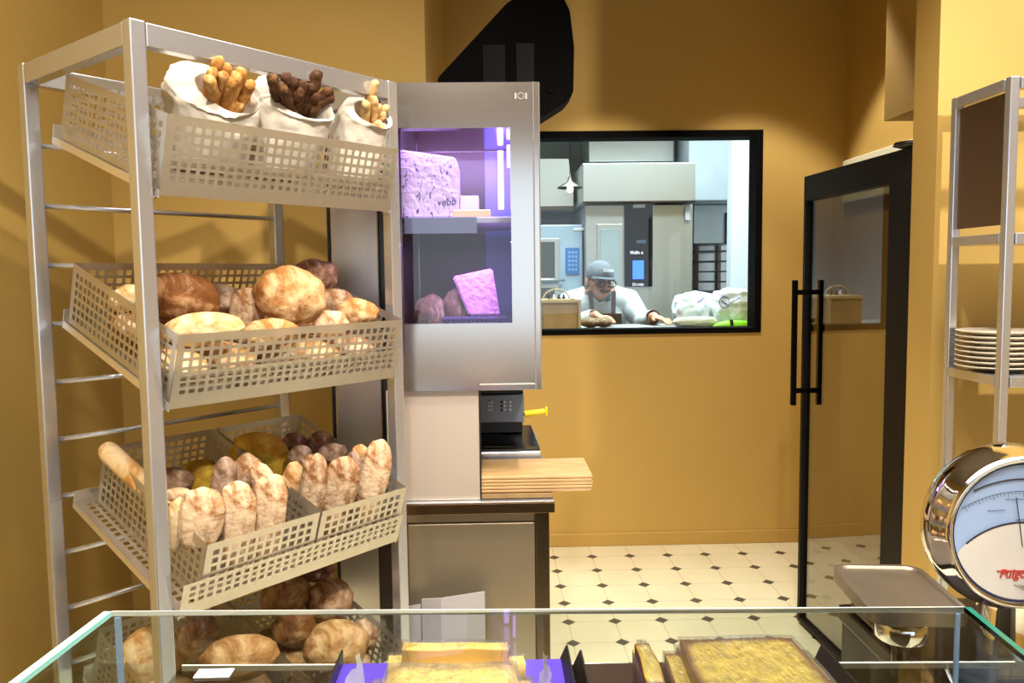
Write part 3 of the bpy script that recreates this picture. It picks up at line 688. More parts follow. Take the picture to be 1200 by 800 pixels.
# lower: wrapped piece on a slatted tray
Zl = Z0+.14
t = thing('cheese_tray', 'small violet slatted tray at the bottom right of the cabinet', 'tray', (at(560, 372, YC+.2).x, YC+.2, Zl))
SLAT = P('violet slats', (96, 70, 150), .4)
bm = new(); a = at(545, 378, YC+.12); c = at(588, 366, YC+.12); tz0 = Zl+.002; tz1 = at(560, 368, YC+.16).z
box(bm, (a.x-.06, YC+.09, tz0), (c.x+.012, YC+.3, tz0+.006), .001)
for k in range(14):
    x = a.x-.055+k*.0118; box(bm, (x, YC+.092, tz0+.006), (x+.005, YC+.298, tz1-.006))
box(bm, (a.x-.06, YC+.088, tz1-.012), (c.x+.012, YC+.094, tz1-.004), .001)
obj('slats', bm, SLAT, t)
PINK = P('pink lit wrap', (222, 160, 214), .3, bump=.7, bscale=60)  # violet cabinet light put into the wrap colour
q = [at(549, 366, YC+.14), at(586, 362, YC+.14), at(577, 314, YC+.14), at(530, 324, YC+.14)]
for v in q[:2]: v.z = tz1-.003
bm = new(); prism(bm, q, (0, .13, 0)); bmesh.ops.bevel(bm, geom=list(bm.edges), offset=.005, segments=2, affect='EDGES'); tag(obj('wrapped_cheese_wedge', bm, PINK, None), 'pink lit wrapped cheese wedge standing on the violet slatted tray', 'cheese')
BRC = bread_mat('dim crust', (90, 62, 56), (140, 108, 92), (180, 160, 150), .4)
for k, (px, py, w, h) in enumerate(((506, 346, 40, 44), (536, 350, 34, 52))):
    s = (YC+.25)/FPX; c = at(px, py, YC+.25); bm = new(); lump(bm, V((c.x, YC+.2, Zl+h*s*.5+.004)), (w*s/2, .045, h*s/2), None, .12, 2, 30+k)
    tag(obj('round_cheese', bm, BRC, None, True), ('brownish rough wheel left in the lower part of the cabinet', 'brownish rough piece leaning next to the pink wedge')[k], 'cheese')

# steel panel below, machine, boards, counter
CZ = at(560, 588, YC).z
t = thing('splash_sheet', 'flat upright steel sheet between the cabinet and the counter top', 'panel', (at(518, 587, YC).x, YC+.03, CZ))
a = at(452, 458, YC+.02); c = at(561, 458, YC+.02)
bm = new(); box(bm, (a.x, YC+.02, CZ+.001), (c.x, YC+.05, Z0-.001), .002); obj('sheet', bm, P('pale satin steel', (214, 196, 178), .38, .55, var=.02), t)
bm = new(); box(bm, (c.x, YC+.018, CZ+.001), (c.x+.004, YC+.052, Z0-.001), .001); obj('edge', bm, STD, t)
# counter
a = at(440, 590, YC); c = at(650, 590, YC)
ct = thing('steel_counter', 'stainless counter with dark front edge under the cheese cabinet', 'counter', ((a.x+c.x)/2, YC+.3, 0))
CBR = steel('steel tinted by reflection', (128, 100, 74), .3)  # brown reflection put into the colour of the steel edge
z2 = at(560, 602, YC).z
bm = new(); box(bm, (a.x, YC, CZ-.004), (c.x, YC+.6, CZ), .0015); box(bm, (a.x, YC+.006, z2), (c.x-.002, YC+.6, CZ-.005)); obj('worktop', bm, ST, ct)
bm = new(); box(bm, (a.x, YC-.002, z2), (c.x, YC+.005, CZ-.005), .001); obj('front_edge', bm, CBR, ct)
x0, x1, x2 = a.x, at(627, 650, YC+.03).x, at(644, 650, YC+.03).x
bm = new(); box(bm, (x0, YC+.05, .06), (x2, YC+.58, z2-.001), .003); obj('base_body', bm, STD, ct)
bm = new(); box(bm, (at(478, 650, YC+.03).x, YC+.03, .1), (x1, YC+.048, at(560, 613, YC+.03).z), .003); obj('base_door', bm, P('satin steel', (176, 160, 134), .3, .75, var=.02), ct)
bm = new(); box(bm, (at(478, 650, YC+.03).x, YC+.035, at(560, 613, YC+.03).z+.003), (x1, YC+.048, z2-.002), .001); obj('drawer_strip', bm, P('satin steel strip', (196, 182, 158), .3, .7, var=.02), ct)
bm = new(); box(bm, (x1+.002, YC+.03, 0), (x2, YC+.07, z2-.002), .002); obj('corner_leg', bm, steel('brown corner steel', (120, 104, 84), .3, (40, 40, 1)), ct)
bm = new(); box(bm, (x0, YC+.03, 0), (x0+.04, YC+.07, z2-.002), .002); obj('corner_leg', bm, STD, ct)
# boards: a stack overhanging
WOOD, nt, b = base_mat('beech board'); L = nt.links.new
tc = N(nt, 'ShaderNodeTexCoord'); mp = N(nt, 'ShaderNodeMapping'); mp.inputs['Scale'].default_value = (2, 14, 30); nz = N(nt, 'ShaderNodeTexNoise', Scale=5.0, Detail=4.0, Distortion=.6)
L(tc.outputs['Object'], mp.inputs['Vector']); L(mp.outputs['Vector'], nz.inputs['Vector']); r1 = ramp(nt, [(.3, lin((164, 126, 80))), (.7, lin((196, 160, 110)))]); L(nz.outputs['Fac'], r1.inputs['Fac']); L(r1.outputs['Color'], b.inputs['Base Color']); b.inputs['Roughness'].default_value = .5
zt = at(600, 557, YC+.02).z; zb = CZ+.002; xa = at(562, 560, YC+.02).x+.004; xb = at(694, 560, YC+.02).x
nb = 5; hh = (zt-.001-(zb+.018))/nb
bm = new(); box(bm, (xa, YC+.02, zb), (at(648, 580, YC+.02).x, YC+.22, zb+.015), .002); tag(obj('wooden_block', bm, P('brown wooden block', (150, 118, 74), .6, var=.15, scale=20), None), 'short brown wooden block under the stack of chopping boards', 'board')
nm = ('bottom', 'second from bottom', 'middle', 'second from top', 'topmost')
for k in range(nb):
    z = zb+.0175+hh*k; o = .002*((k*37) % 5-2)/2
    bm = new(); box(bm, (xa, YC+.018+abs(o)*.5, z), (xb+o, YC+.235+o, z+hh-.0009), .002)
    tag(obj('chopping_board', bm, WOOD, None), '%s pale wooden chopping board in the stack overhanging the counter' % nm[k], 'board', 'stacked chopping boards')
# machine
mz = CZ+.001; 
mc = thing('counter_machine', 'dark steel counter machine with button rows behind the wooden boards', 'machine', (at(590, 520, 2.6).x, 2.62, CZ))
a = at(540, 538, 2.46); c = at(634, 530, 2.46)
bm = new(); box(bm, (a.x, 2.46, mz), (c.x, 2.78, at(600, 529, 2.46).z), .004); obj('machine_base', bm, ST, mc)
bz = at(600, 529, 2.46).z
q = [at(540, 528, 2.47), at(633, 528, 2.47), at(622, 500, 2.74), at(540, 500, 2.74)]
q[0].z = q[1].z = bz; q[2].y = q[3].y = 2.74
bm = new(); prism(bm, q, (0, .0, .006)); obj('machine_lid', bm, P('black glossy lid', (36, 38, 42), .12), mc)
bm = new(); pts = []
cc = [at(560, 527, 2.475), at(604, 527, 2.475), at(602, 508, 2.66), at(560, 508, 2.66)]
prism(bm, [v+V((0, 0, .008)) for v in (cc[0], cc[1], cc[2]+V((0, .01, 0)), cc[2]+V((-.02, .03, .004)), cc[3]+V((0, .03, .004)))], (0, 0, .003)); obj('lid_window', bm, P('black window', (8, 8, 10), .08), mc)
a = at(556, 496, 2.6); c = at(614, 462, 2.6)
bm = new(); box(bm, (a.x, 2.6, a.z), (c.x, 2.78, c.z), .004); cpn = obj('control_box', bm, P('grey blue steel', (126, 136, 148), .35, .4), mc)
bm = new(); box(bm, (a.x+.01, 2.62, a.z-.035), (c.x-.005, 2.78, a.z-.0005)); obj('slot', bm, BLACK, mc)
bm = new(); box(bm, (a.x, 2.61, c.z+.0005), (c.x-.002, 2.78, c.z+.012), .003); obj('top_cover', bm, BLACK, mc)
for i in range(3):
    for j, xx in enumerate((573, 576, 588, 591, 598)):
        bm = new(); p = at(xx, 471+4.5*i, 2.6); lathe(bm, [(0, .004), (.0035, .004), (.0045, 0)], p, (0, -1, 0), 12); obj('button', bm, BLACK if j == 2 else WHITE, cpn, True)
t = thing('kitchen_tool', 'yellow plastic handled tool sticking out right of the dark machine', 'tool', at(628, 484, 2.65))
YEL = P('yellow plastic', (246, 208, 20), .4)
bm = new(); p, q_ = at(615, 485, 2.65), at(640, 481.5, 2.65); tube(bm, p, q_, .011, .0095, 14); box(bm, q_+V((-.004, -.01, -.014)), q_+V((.004, .01, .014)), .002); obj('grip', bm, YEL, t, 'auto')
bm = new(); tube(bm, p+V((-.05, .02, .0)), p, .006); obj('rod', bm, STD, t)
# cardboard sheets
GREYC = P('grey cardboard', (158, 152, 152), .8, var=.04)
t = thing('cardboard_sheet', 'grey folded cardboard sheet leaning on the steel counter front', 'cardboard', (at(520, 720, 2.15).x, 2.15, 0))
q = [at(493, 707, 2.14), at(516, 706, 2.12), at(568, 698, 2.14)]
bm = new()
for a, b_ in zip(q, q[1:]):
    prism(bm, [V((a.x, a.y, 0)), V((b_.x, b_.y, 0)), V(b_)+V((0, .03, 0)), V(a)+V((0, .03, 0))], (0, .004, 0))
obj('folded_panel', bm, GREYC, t)
bm = new(); a, b_ = at(470, 712, 2.17), at(493, 708, 2.17); prism(bm, [V((a.x, a.y, 0)), V((b_.x, b_.y, 0)), b_, a], (0, .004, 0)); obj('side_flap', bm, GREYC, t)

# ------------------------------------------------------------------ glass door right
f0 = at(948, 207, 3.3); DT = f0.z; f1 = V((f0.x+.042, 2.52, DT))
dv = (f1-f0); dv.z = 0; dl = dv.length; dv.normalize()
DM = frame_mt((f0.x, f0.y, 0), dv, (0, 0, 1))      # local x along door, y up, z = normal
dn = dv.cross(V((0, 0, 1)))
d1 = thing('door_1', None, None, (f0.x, f0.y, 0)); tag(d1, kind='structure')
bm = new(); th = .02
def dbox(bm, x0, y0, x1, y1, t0=-th, t1=th, bev=.002): box(bm, (x0, y0, t0), (x1, y1, t1), bev, DM)
dbox(bm, 0, .012, .022, DT); dbox(bm, dl-.14, .012, dl, DT); dbox(bm, .022, DT-.1, dl-.14, DT); dbox(bm, .022, .012, dl-.14, .03)
obj('door_frame', bm, P('black door frame', (14, 11, 10), .5, var=.1, spec=.2), d1)
bm = new(); dbox(bm, .022, .03, dl-.14, DT-.1, -.004, .004, 0); obj('door_glass', bm, GLASSD, d1)
bm = new()
hz0, hz1 = at(940, 474, 3.29).z, at(940, 328, 3.29).z
for s in (-1, 1): dbox(bm, .006, hz0, .026, hz1, s*.058-.01, s*.058+.01, .003)
for z in (hz0+.05, hz1-.06): dbox(bm, .008, z, .024, z+.02, -.055, .055, .002)
obj('door_handle', bm, BLACKM, d1)
bm = new(); p = DM @ V((dl-.05, DT, 0)); lathe(bm, [(0, .02), (.05, .018), (.055, .008), (.03, .0), (0, 0)], (p.x, p.y, p.z+.001), n=24); obj('hinge_cover', bm, BLACK, d1, True)

# ------------------------------------------------------------------ right shelf unit
SX, SY0, SY1 = at(1187, 90, 2.04).x, 2.04, 2.28; SXR = SX+.56
tz = at(1187, 90, SY0).z; mzs = at(1187, 272, SY0).z; pz = at(1182, 440, SY0).z
sh = thing('steel_shelf_unit', 'open stainless shelf unit with square posts against the right wall', 'shelf', ((SX+SXR)/2, (SY0+SY1)/2, 0))
for xx in (SX, SXR):
    for yy in (SY0, SY1):
        bm = new(); box(bm, (xx-.012, yy-.012, 0), (xx+.012, yy+.012, tz), .003); obj('post', bm, ST, sh)
bm = new()
for xx in (SX, SXR): box(bm, (xx-.013, SY0+.0145, tz-.03), (xx+.013, SY1-.0145, tz-.002), .002)
for yy in (SY0, SY1): box(bm, (SX+.0145, yy-.013, tz-.03), (SXR-.0145, yy+.013, tz-.002), .002)
obj('top_rail', bm, ST, sh)
for z in (mzs, pz, .62, .15):
    bm = new(); box(bm, (SX-.012, SY0+.015, z-.028), (SXR, SY1-.015, z-.002), .002); box(bm, (SX+.0145, SY0-.013, z-.03), (SXR-.0145, SY0+.0149, z-.002), .002); obj('shelf_board', bm, ST, sh)
bm = new(); box(bm, (SX-.004, SY0+.02, mzs+.02), (SX+.004, SY1-.02, tz-.035)); obj('side_panel', bm, steel('steel sheet with reflected brown', (140, 122, 110), .35, (1, 1, 12)), sh)  # the brown that the sheet reflects is mixed into its colour
PLATE = P('cream porcelain', (232, 222, 204), .25, var=.02)
nms = ('bottom', 'second from bottom', 'third from bottom', 'fourth from bottom', 'fourth from top', 'third from top', 'second from top', 'topmost')
for k in range(8):
    bm = new(); lathe(bm, [(0, 0), (.07, 0), (.075, .003), (.118, .0125), (.12, .0145), (.118, .016), (.076, .0065), (.07, .004), (0, .004)], (0, 0, 0), n=56); bm.transform(M.Translation((SX+.066, SY0+.128, pz+.001+k*.0135)) @ M.Diagonal((.86, .86, .87, 1)))
    tag(obj('dinner_plate', bm, PLATE, None, True), '%s cream plate in the stack on the right steel shelf' % nms[k], 'plate', 'stacked plates on the right shelf')

# ------------------------------------------------------------------ bread rack
FL = atz(156, 24, 1.96); FR = atz(455, 96, 1.96)
U = FR-FL; U.z = 0; RW = U.length; U.normalize(); VV = V((-U.y, U.x, 0))
RM = frame_mt((FL.x, FL.y, 0), U, VV); RD = .481
rack = thing('bread_rack', 'tall stainless bread rack with four tilted perforated shelves in the corner', 'rack', (FL.x, FL.y, 0), math.atan2(U.y, U.x))
pw = .0155
for u in (0, RW):
    for v in (0, RD):
        bm = new(); box(bm, (u-pw, v-pw, 0), (u+pw, v+pw, 1.96), .003, RM); obj('post', bm, ST, rack)
bm = new()
for v in (0, RD): box(bm, (pw+.001, v-pw+.001, 1.915), (RW-pw-.001, v+pw-.001, 1.958), .002, RM)
for u in (0, RW): box(bm, (u-pw+.001, pw+.001, 1.915), (u+pw-.001, RD-pw-.001, 1.958), .002, RM)
obj('top_frame', bm, ST, rack)
for k in range(13):
    z = 1.785-.1345*k
    if z < .1: break
    bm = new(); tube(bm, RM @ V((pw, RD, z)), RM @ V((RW-pw, RD, z)), .006, n=12); obj('rod', bm, CHROME if False else ST, rack, True)
TILT = R(18.6); SV0 = -.03; SZ = (1.645, 1.237, .822, .408); SU0, SU1 = .019, .603; SD = .475
SM = [RM @ M.Translation((0, SV0, z)) @ M.Rotation(TILT, 4, 'X') for z in SZ]
for k in range(4):
    bm = new(); Mk = SM[k]; w = SU1-SU0
    perf(bm, w, SD, Mk @ M.Translation((SU0, 0, .004)), .02, .6, .014, .014, .014, .014)
    # front flap, leaning with the shelf: plain strip and rows of holes
    perf(bm, w, .076, Mk @ frame_mt((SU0, 0, -.006), (1, 0, 0), (0, 0, 1)), .02, .6, .012, .012, .026, .006, rows=3)
    box(bm, (SU0, .002, -.012), (SU0+.002, SD, .004), 0, Mk); box(bm, (SU1-.002, .002, -.012), (SU1, SD, .004), 0, Mk)
    box(bm, (SU0, SD-.002, -.012), (SU1, SD, .03), 0, Mk)
    obj('shelf', bm, STB, rack)
    bm = new()
    for u in (0, RW):
        sgn = 1 if u == 0 else -1
        p = RM @ V((u+sgn*pw, 0, SZ[k]-.004)); q_ = RM @ V((u+sgn*(pw+.012), 0, SZ[k]-.004)); tube(bm, p, q_, .006, n=10)
    obj('shelf_pin', bm, ST, rack, True)
def basket(k, u0, u1, d0, d1, h, label, mats=STB):
    Mk = SM[k]; n0 = .0075; w = u1-u0; d = d1-d0
    t = thing('perforated_basket', label, 'basket', Mk @ V(((u0+u1)/2, (d0+d1)/2, n0)), math.atan2(U.y, U.x), 'perforated steel bread baskets')
    def wall(nm, mt, ww, hh):
        bm = new(); perf(bm, ww, hh, Mk @ mt, .0205, .62, .012, .012, .01, .014); obj(nm, bm, mats, t)
    wall('front_panel', frame_mt((u0, d0, n0), (1, 0, 0), (0, 0, 1)), w, h)
    wall('back_panel', frame_mt((u1, d1, n0), (-1, 0, 0), (0, 0, 1)), w, h)
    wall('side_panel', frame_mt((u0, d1-.002, n0), (0, -1, 0), (0, 0, 1)), d-.004, h)
    wall('side_panel', frame_mt((u1, d0+.002, n0), (0, 1, 0), (0, 0, 1)), d-.004, h)
    wall('bottom', frame_mt((u0+.002, d0+.002, n0+.002), (1, 0, 0), (0, 1, 0)), w-.004, d-.004)
    return t
basket(0, .022, .6, .006, .44, .138, 'topmost perforated steel basket on the rack, holding paper bags of breadsticks')
basket(1, .022, .6, .006, .455, .138, 'wide perforated basket full of round loaves on the second rack shelf')
basket(2, .062, .335, .006, .45, .138, 'left small perforated basket with pale ciabatta on the third rack shelf')
basket(2, .342, .6, .006, .45, .138, 'right small perforated basket with ciabatta on the third rack shelf')
basket(3, .03, .318, .006, .45, .138, 'left perforated basket with brown loaves on the lowest rack shelf')
basket(3, .325, .6, .006, .45, .138, 'right perforated basket with brown loaves on the lowest rack shelf')

# breads ---------------------------------------------------------------
B_PALE = bread_mat('pale floured crust', (140, 88, 44), (194, 142, 92), (224, 194, 158), .6, 11, .8)
B_DUST = bread_mat('dusty brown crust', (112, 70, 38), (160, 112, 68), (206, 178, 146), .5, 11, .8)
B_MAUVE = bread_mat('grey brown crust', (100, 70, 52), (146, 110, 84), (184, 158, 136), .5, 11, .8)
B_GOLD = bread_mat('golden crust', (142, 88, 36), (194, 140, 80), (222, 186, 138), .48, 10, .8)
B_DARK = bread_mat('dark brown crust', (84, 46, 14), (136, 84, 38), (184, 142, 100), .4, 9, .6)
B_RIDGE = bread_mat('dark mauve crust', (104, 62, 42), (148, 100, 74), (196, 164, 142), .42, 10, .9)
B_CREAM = bread_mat('cream floured crust', (186, 126, 60), (212, 168, 104), (228, 202, 156), .6, 10, .6)
B_TAN = bread_mat('tan dusty crust', (126, 82, 42), (170, 124, 74), (196, 162, 116), .5, 9, .9)
B_YEL = bread_mat('yellow semolina crust', (186, 120, 30), (226, 176, 50), (236, 206, 84), .45, 7, .4)
B_OLIVE = bread_mat('olive yellow crust', (130, 90, 20), (176, 138, 36), (190, 162, 54), .45, 7, .4)
def bread(name, label, k, px, py, w, h, mat, n=None, d=None, ang=0, thick=.5, seed=0, grp=None, boxy=.0, amp=.1, cat='bread', ext=None):
    Mk = SM[k]; Mi = Mk.inverted(); o = Mi @ EYE; dr_ = Mi.to_3x3() @ ray(px, py)
    if n is not None: s = (n-o.z)/dr_.z
    else: s = (d-o.y)/dr_.y
    c = EYE+ray(px, py)*s; sc_ = s/FPX*(CF.dot(ray(px, py)))
    lc = o+dr_*s
    ry = math.atan2(c.x, c.y)
    rot = M.Rotation(-ry, 3, 'Z') @ M.Rotation(R(8), 3, 'X') @ M.Rotation(R(ang), 3, 'Y')
    a, b_ = w*sc_/2, h*sc_/2; th = thick*min(a, b_)*2
    bm = new(); lump(bm, c, (a, th/2, b_), rot, amp*.95, 1.9, seed, 5 if max(a, b_) > .05 else 4, .012, boxy)
    if ext is not None:      # the loaf stands on the basket floor: draw its lower half down along the basket wall
        za = rot @ V((0, 0, 1)); low = (Mi @ (c-za*b_)).z; nrm = (Mk.to_3x3() @ V((0, 0, 1))).normalized()
        for v in bm.verts:
            zu = (v.co-c).dot(za)/b_
            if zu < 0: v.co -= nrm*max(0, low-ext)*min(1, -zu)
    ob = tag(obj(name, bm, mat, None, True, base=c), label, cat, grp)
    return ob
G2 = 'loaves in the wide second basket'; G3 = 'breads in the small third shelf baskets'; G4 = 'loaves in the lowest baskets'
def L2(*a, **k): return bread('bread_loaf', *a, grp=G2, **k)
L2('big dark brown glossy loaf beside the front left post, second shelf', 1, 214, 350, 84, 62, B_DARK, d=.2, ang=12, thick=.8, seed=1)
L2('mauve floury loaf end between the dark loaf and the upright loaf', 1, 262, 350, 44, 34, B_MAUVE, d=.25, ang=20, thick=.9, seed=2)
L2('cream floured loaf at the front left of the second shelf basket', 1, 238, 385, 90, 40, B_CREAM, d=.085, ang=-4, thick=1.0, seed=3)
L2('grey brown loaf standing on edge left of the big round loaf', 1, 290, 360, 42, 50, B_DUST, d=.2, ang=12, thick=.7, seed=4, ext=0.02)
L2('largest golden round loaf in the middle of the second shelf', 1, 341, 347, 82, 68, B_GOLD, d=.13, ang=14, thick=.72, seed=5, boxy=.12)
L2('low golden loaf under the largest round loaf, behind the basket front', 1, 318, 390, 66, 34, B_GOLD, d=.055, thick=.8, seed=6)
L2('dark ridged loaf behind the largest round loaf', 1, 366, 327, 60, 46, B_RIDGE, d=0.285, ang=-14, thick=.9, seed=7)
L2('floury brown loaf right of the largest round loaf', 1, 394, 354, 46, 32, B_DUST, d=.2, ang=10, thick=.9, seed=8)
L2('small golden loaf at the right front of the second shelf', 1, 418, 366, 50, 34, B_GOLD, d=.1, ang=6, thick=.9, seed=9)
L2('pale loaf at the far left end of the second shelf, behind the post', 1, 150, 349, 46, 30, B_CREAM, d=.3, ang=-20, thick=.9, seed=10)
L2('white floured loaf at the front right centre of the second shelf', 1, 388, 380, 42, 34, B_PALE, d=.07, ang=4, thick=.8, seed=11)
def L3(nm, *a, **k): return bread(nm, *a, grp=G3, **k)
C = 'ciabatta_roll'
L3(C, 'front left pale ciabatta standing in the left small basket', 2, 236, 601, 50, 64, B_PALE, d=0.07, ang=6, thick=.42, seed=12, boxy=.25, ext=0.09)
L3(C, 'front middle pale ciabatta standing in the left small basket', 2, 281, 594, 38, 64, B_PALE, d=.045, ang=-8, thick=.5, seed=13, boxy=.25, ext=0.014)
L3(C, 'front right pale ciabatta standing in the left small basket', 2, 318, 585, 38, 62, B_PALE, d=.045, ang=-4, thick=.5, seed=14, boxy=.3, ext=0.014)
L3(C, 'small pale roll at the left wall of the left small basket', 2, 209, 600, 24, 36, B_CREAM, d=.1, ang=10, thick=.7, seed=15, ext=0.08)
L3(C, 'oval grey brown roll behind the front ciabattas, left basket', 2, 263, 558, 28, 50, B_MAUVE, d=.15, ang=6, thick=.8, seed=16, ext=0.03)
L3(C, 'rounded floury roll behind the middle ciabatta, left basket', 2, 290, 552, 36, 42, B_DUST, d=.165, thick=.7, seed=17, ext=0.03)
L3(C, 'pale roll peeking between middle and right ciabatta, left basket', 2, 308, 562, 26, 46, B_PALE, d=.115, ang=-20, thick=.7, seed=18, ext=0.03)
L3('yellow_loaf', 'dark olive yellow round loaf at the back of the left small basket', 2, 236, 562, 50, 48, B_OLIVE, d=.27, thick=.9, seed=19, ext=0.03)
L3(C, 'grey floury roll at the left back of the left small basket', 2, 206, 562, 40, 30, B_MAUVE, d=.26, ang=20, thick=.8, seed=20)
L3(C, 'low pale roll lying beside the front left post, left basket', 2, 210, 580, 34, 18, B_PALE, d=.17, ang=10, thick=.9, seed=21)
L3('yellow_loaf', 'big bright yellow brown round loaf at the back of the right basket', 2, 305, 530, 68, 48, B_YEL, d=0.33, ang=14, thick=.9, seed=22, amp=.06, ext=0.03)
L3('bread_roll', 'dark small roll at the back centre of the right basket', 2, 345, 520, 30, 28, B_RIDGE, d=.34, thick=.9, seed=23)
L3('bread_roll', 'greyish round roll right of the bright yellow loaf', 2, 352, 535, 28, 28, B_MAUVE, d=.24, thick=.9, seed=24)
L3('bread_roll', 'purple brown roll at the far back right of the right basket', 2, 375, 519, 28, 28, B_RIDGE, d=0.31, thick=.9, seed=25)
L3('bread_roll', 'flattish dusty roll near the back right wall, right basket', 2, 389, 531, 36, 24, B_MAUVE, d=0.25, ang=-6, thick=.9, seed=26)
L3('bread_roll', 'small golden roll tip behind the tallest ciabatta, right basket', 2, 422, 531, 20, 22, B_GOLD, d=0.12, thick=.9, seed=27)
L3('bread_roll', 'small brown roll between grey roll and front ciabattas, right basket', 2, 364, 545, 22, 26, B_DUST, d=.17, thick=.9, seed=28)
L3(C, 'short tan ciabatta at the left front of the right basket', 2, 343, 565, 26, 50, B_GOLD, d=0.14, ang=8, thick=.7, seed=29, ext=0.02)
L3(C, 'floury ciabatta standing second from left at the right basket front', 2, 369, 564, 32, 66, B_DUST, d=0.08, ang=4, thick=.6, seed=30, boxy=.2, ext=0.014)
L3(C, 'broad brown ciabatta standing in the middle of the right basket front', 2, 401, 562, 40, 58, B_DUST, d=.045, ang=10, thick=.5, seed=31, boxy=.2, ext=0.014)
L3(C, 'darker ciabatta behind the broad brown one, right basket', 2, 415, 556, 26, 56, B_MAUVE, d=.1, ang=-4, thick=.6, seed=32, ext=0.02)
L3(C, 'tallest floury ciabatta at the right end of the right basket', 2, 441, 547, 34, 70, B_PALE, d=.045, ang=9, thick=.5, seed=33, boxy=.1, ext=0.014)
def L4(*a, **k): return bread('bread_loaf', *a, grp=G4, **k)
L4('reddish brown loaf at the upper left of the lowest right basket', 3, 335, 697, 56, 50, B_TAN, d=.30, ang=-20, thick=.9, seed=34)
L4('round brown loaf at the upper right of the lowest right basket', 3, 386, 703, 56, 52, B_DUST, d=.23, ang=10, thick=.8, seed=35)
L4('mauve loaf at the very back of the lowest right basket', 3, 368, 668, 50, 28, B_RIDGE, d=0.34, ang=10, thick=.9, seed=36)
L4('brown loaf half hidden under the reddish loaf, lowest right basket', 3, 345, 735, 52, 46, B_DARK, d=.2, thick=.8, seed=37)
L4('largest floury loaf at the front of the lowest right basket', 3, 394, 757, 76, 64, B_TAN, d=.075, thick=.8, seed=38)
L4('broad tan loaf at the front of the lowest left basket', 3, 281, 770, 88, 54, B_TAN, d=.115, ang=4, thick=.8, seed=39)
L4('striped pale loaf at the back left of the lowest left basket', 3, 180, 770, 70, 80, B_CREAM, d=0.32, ang=-30, thick=.7, seed=40)
L4('dusty loaf behind the left post in the lowest left basket', 3, 232, 745, 46, 60, B_MAUVE, d=.24, thick=.8, seed=41)
L4('pale loaf at the right wall of the lowest right basket', 3, 424, 745, 36, 40, B_DUST, d=.12, ang=-10, thick=.8, seed=42)
def floor_loaf(k, u, d, ru, rd, rn, mat, label, grp, seed):
    c = SM[k] @ V((u, d, .0125+rn)); bm = new(); lump(bm, c, (ru, rd, rn), (RM.to_3x3() @ M.Rotation(TILT, 3, 'X')), .06, 2, seed, 4, .012)
    tag(obj('bread_loaf', bm, mat, None, True, base=c), label, 'bread', grp)
ORD = ('first', 'second', 'third', 'fourth', 'fifth')
for i in range(5): floor_loaf(1, .085+.112*i, .09, .05, .07, .033, (B_CREAM, B_GOLD, B_DUST, B_GOLD, B_DUST)[i], 'loaf glimpsed through the holes of the second basket front, %s from left' % ORD[i], G2, 60+i)
for i in range(4): floor_loaf(1, .1+.135*i, .29, .06, .09, .04, (B_DUST, B_DARK, B_GOLD, B_DUST)[i], 'loaf low at the back of the second basket, %s from left' % ORD[i], G2, 70+i)
for i in range(2): floor_loaf(3, .1+.145*i, .2, .062, .12, .055, (B_CREAM, B_TAN)[i], 'lower %s loaf under the others in the lowest left basket' % ('left', 'right')[i], G4, 80+i)
for i in range(2): floor_loaf(3, .395+.135*i, .2, .06, .13, .05, (B_TAN, B_DUST)[i], 'lower %s loaf under the others in the lowest right basket' % ('left', 'right')[i], G4, 84+i)
# baguette lying along the left wall top
def inshelf(k, px, py, d):
    Mi = SM[k].inverted(); o = Mi @ EYE; q = Mi.to_3x3() @ ray(px, py); s = (d-o.y)/q.y; return EYE+ray(px, py)*s
def capsule(bm, p, q, r, seed=0, amp=.12, n=20, seg=26, taper=.5, bend=0, side=None):
    p = V(p); q = V(q); d = q-p; ln = d.length; R3 = d.to_track_quat('Z', 'Y').to_matrix()
    t = new(); rings = []; o = V((seed*3.1, seed*1.7, seed*5.3))
    for i in range(seg+1):
        u = i/seg; e = min(u, 1-u)*ln/r
        rr = r*(1-(1-min(1, e/1.3))**2)**.5 if e < 1.3 else r
        rr = max(rr, r*.05)
        row = []
        for j in range(n):
            a = 2*pi*j/n; dirn = V((cos(a), sin(a), 0)); f = 1+amp*noise.noise(dirn*1.2+V((0, 0, u*ln/r*.7))+o)+amp*.4*noise.noise(dirn*4+V((0, 0, u*ln/r*3))+o)
            row.append(t.verts.new(V((rr*f*cos(a)+bend*sin(pi*u), rr*f*sin(a), u*ln))))
        rings.append(row)
    for A, B in zip(rings, rings[1:]):
        for j in range(n): t.faces.new((A[j], A[(j+1) % n], B[(j+1) % n], B[j]))
    t.faces.new(rings[0][::-1]); t.faces.new(rings[-1])
    t.transform(M.Translation(p) @ R3.to_4x4()); merge(bm, t)
bm = new(); pa, pb = inshelf(2, 120, 522, .44), inshelf(2, 205, 602, .2)
capsule(bm, pa, pb, .023, 3, .1, 24, 40); tag(obj('baguette', bm, B_CREAM, None, True), 'pale baguette resting on the left rim of the left small basket', 'bread', G3)

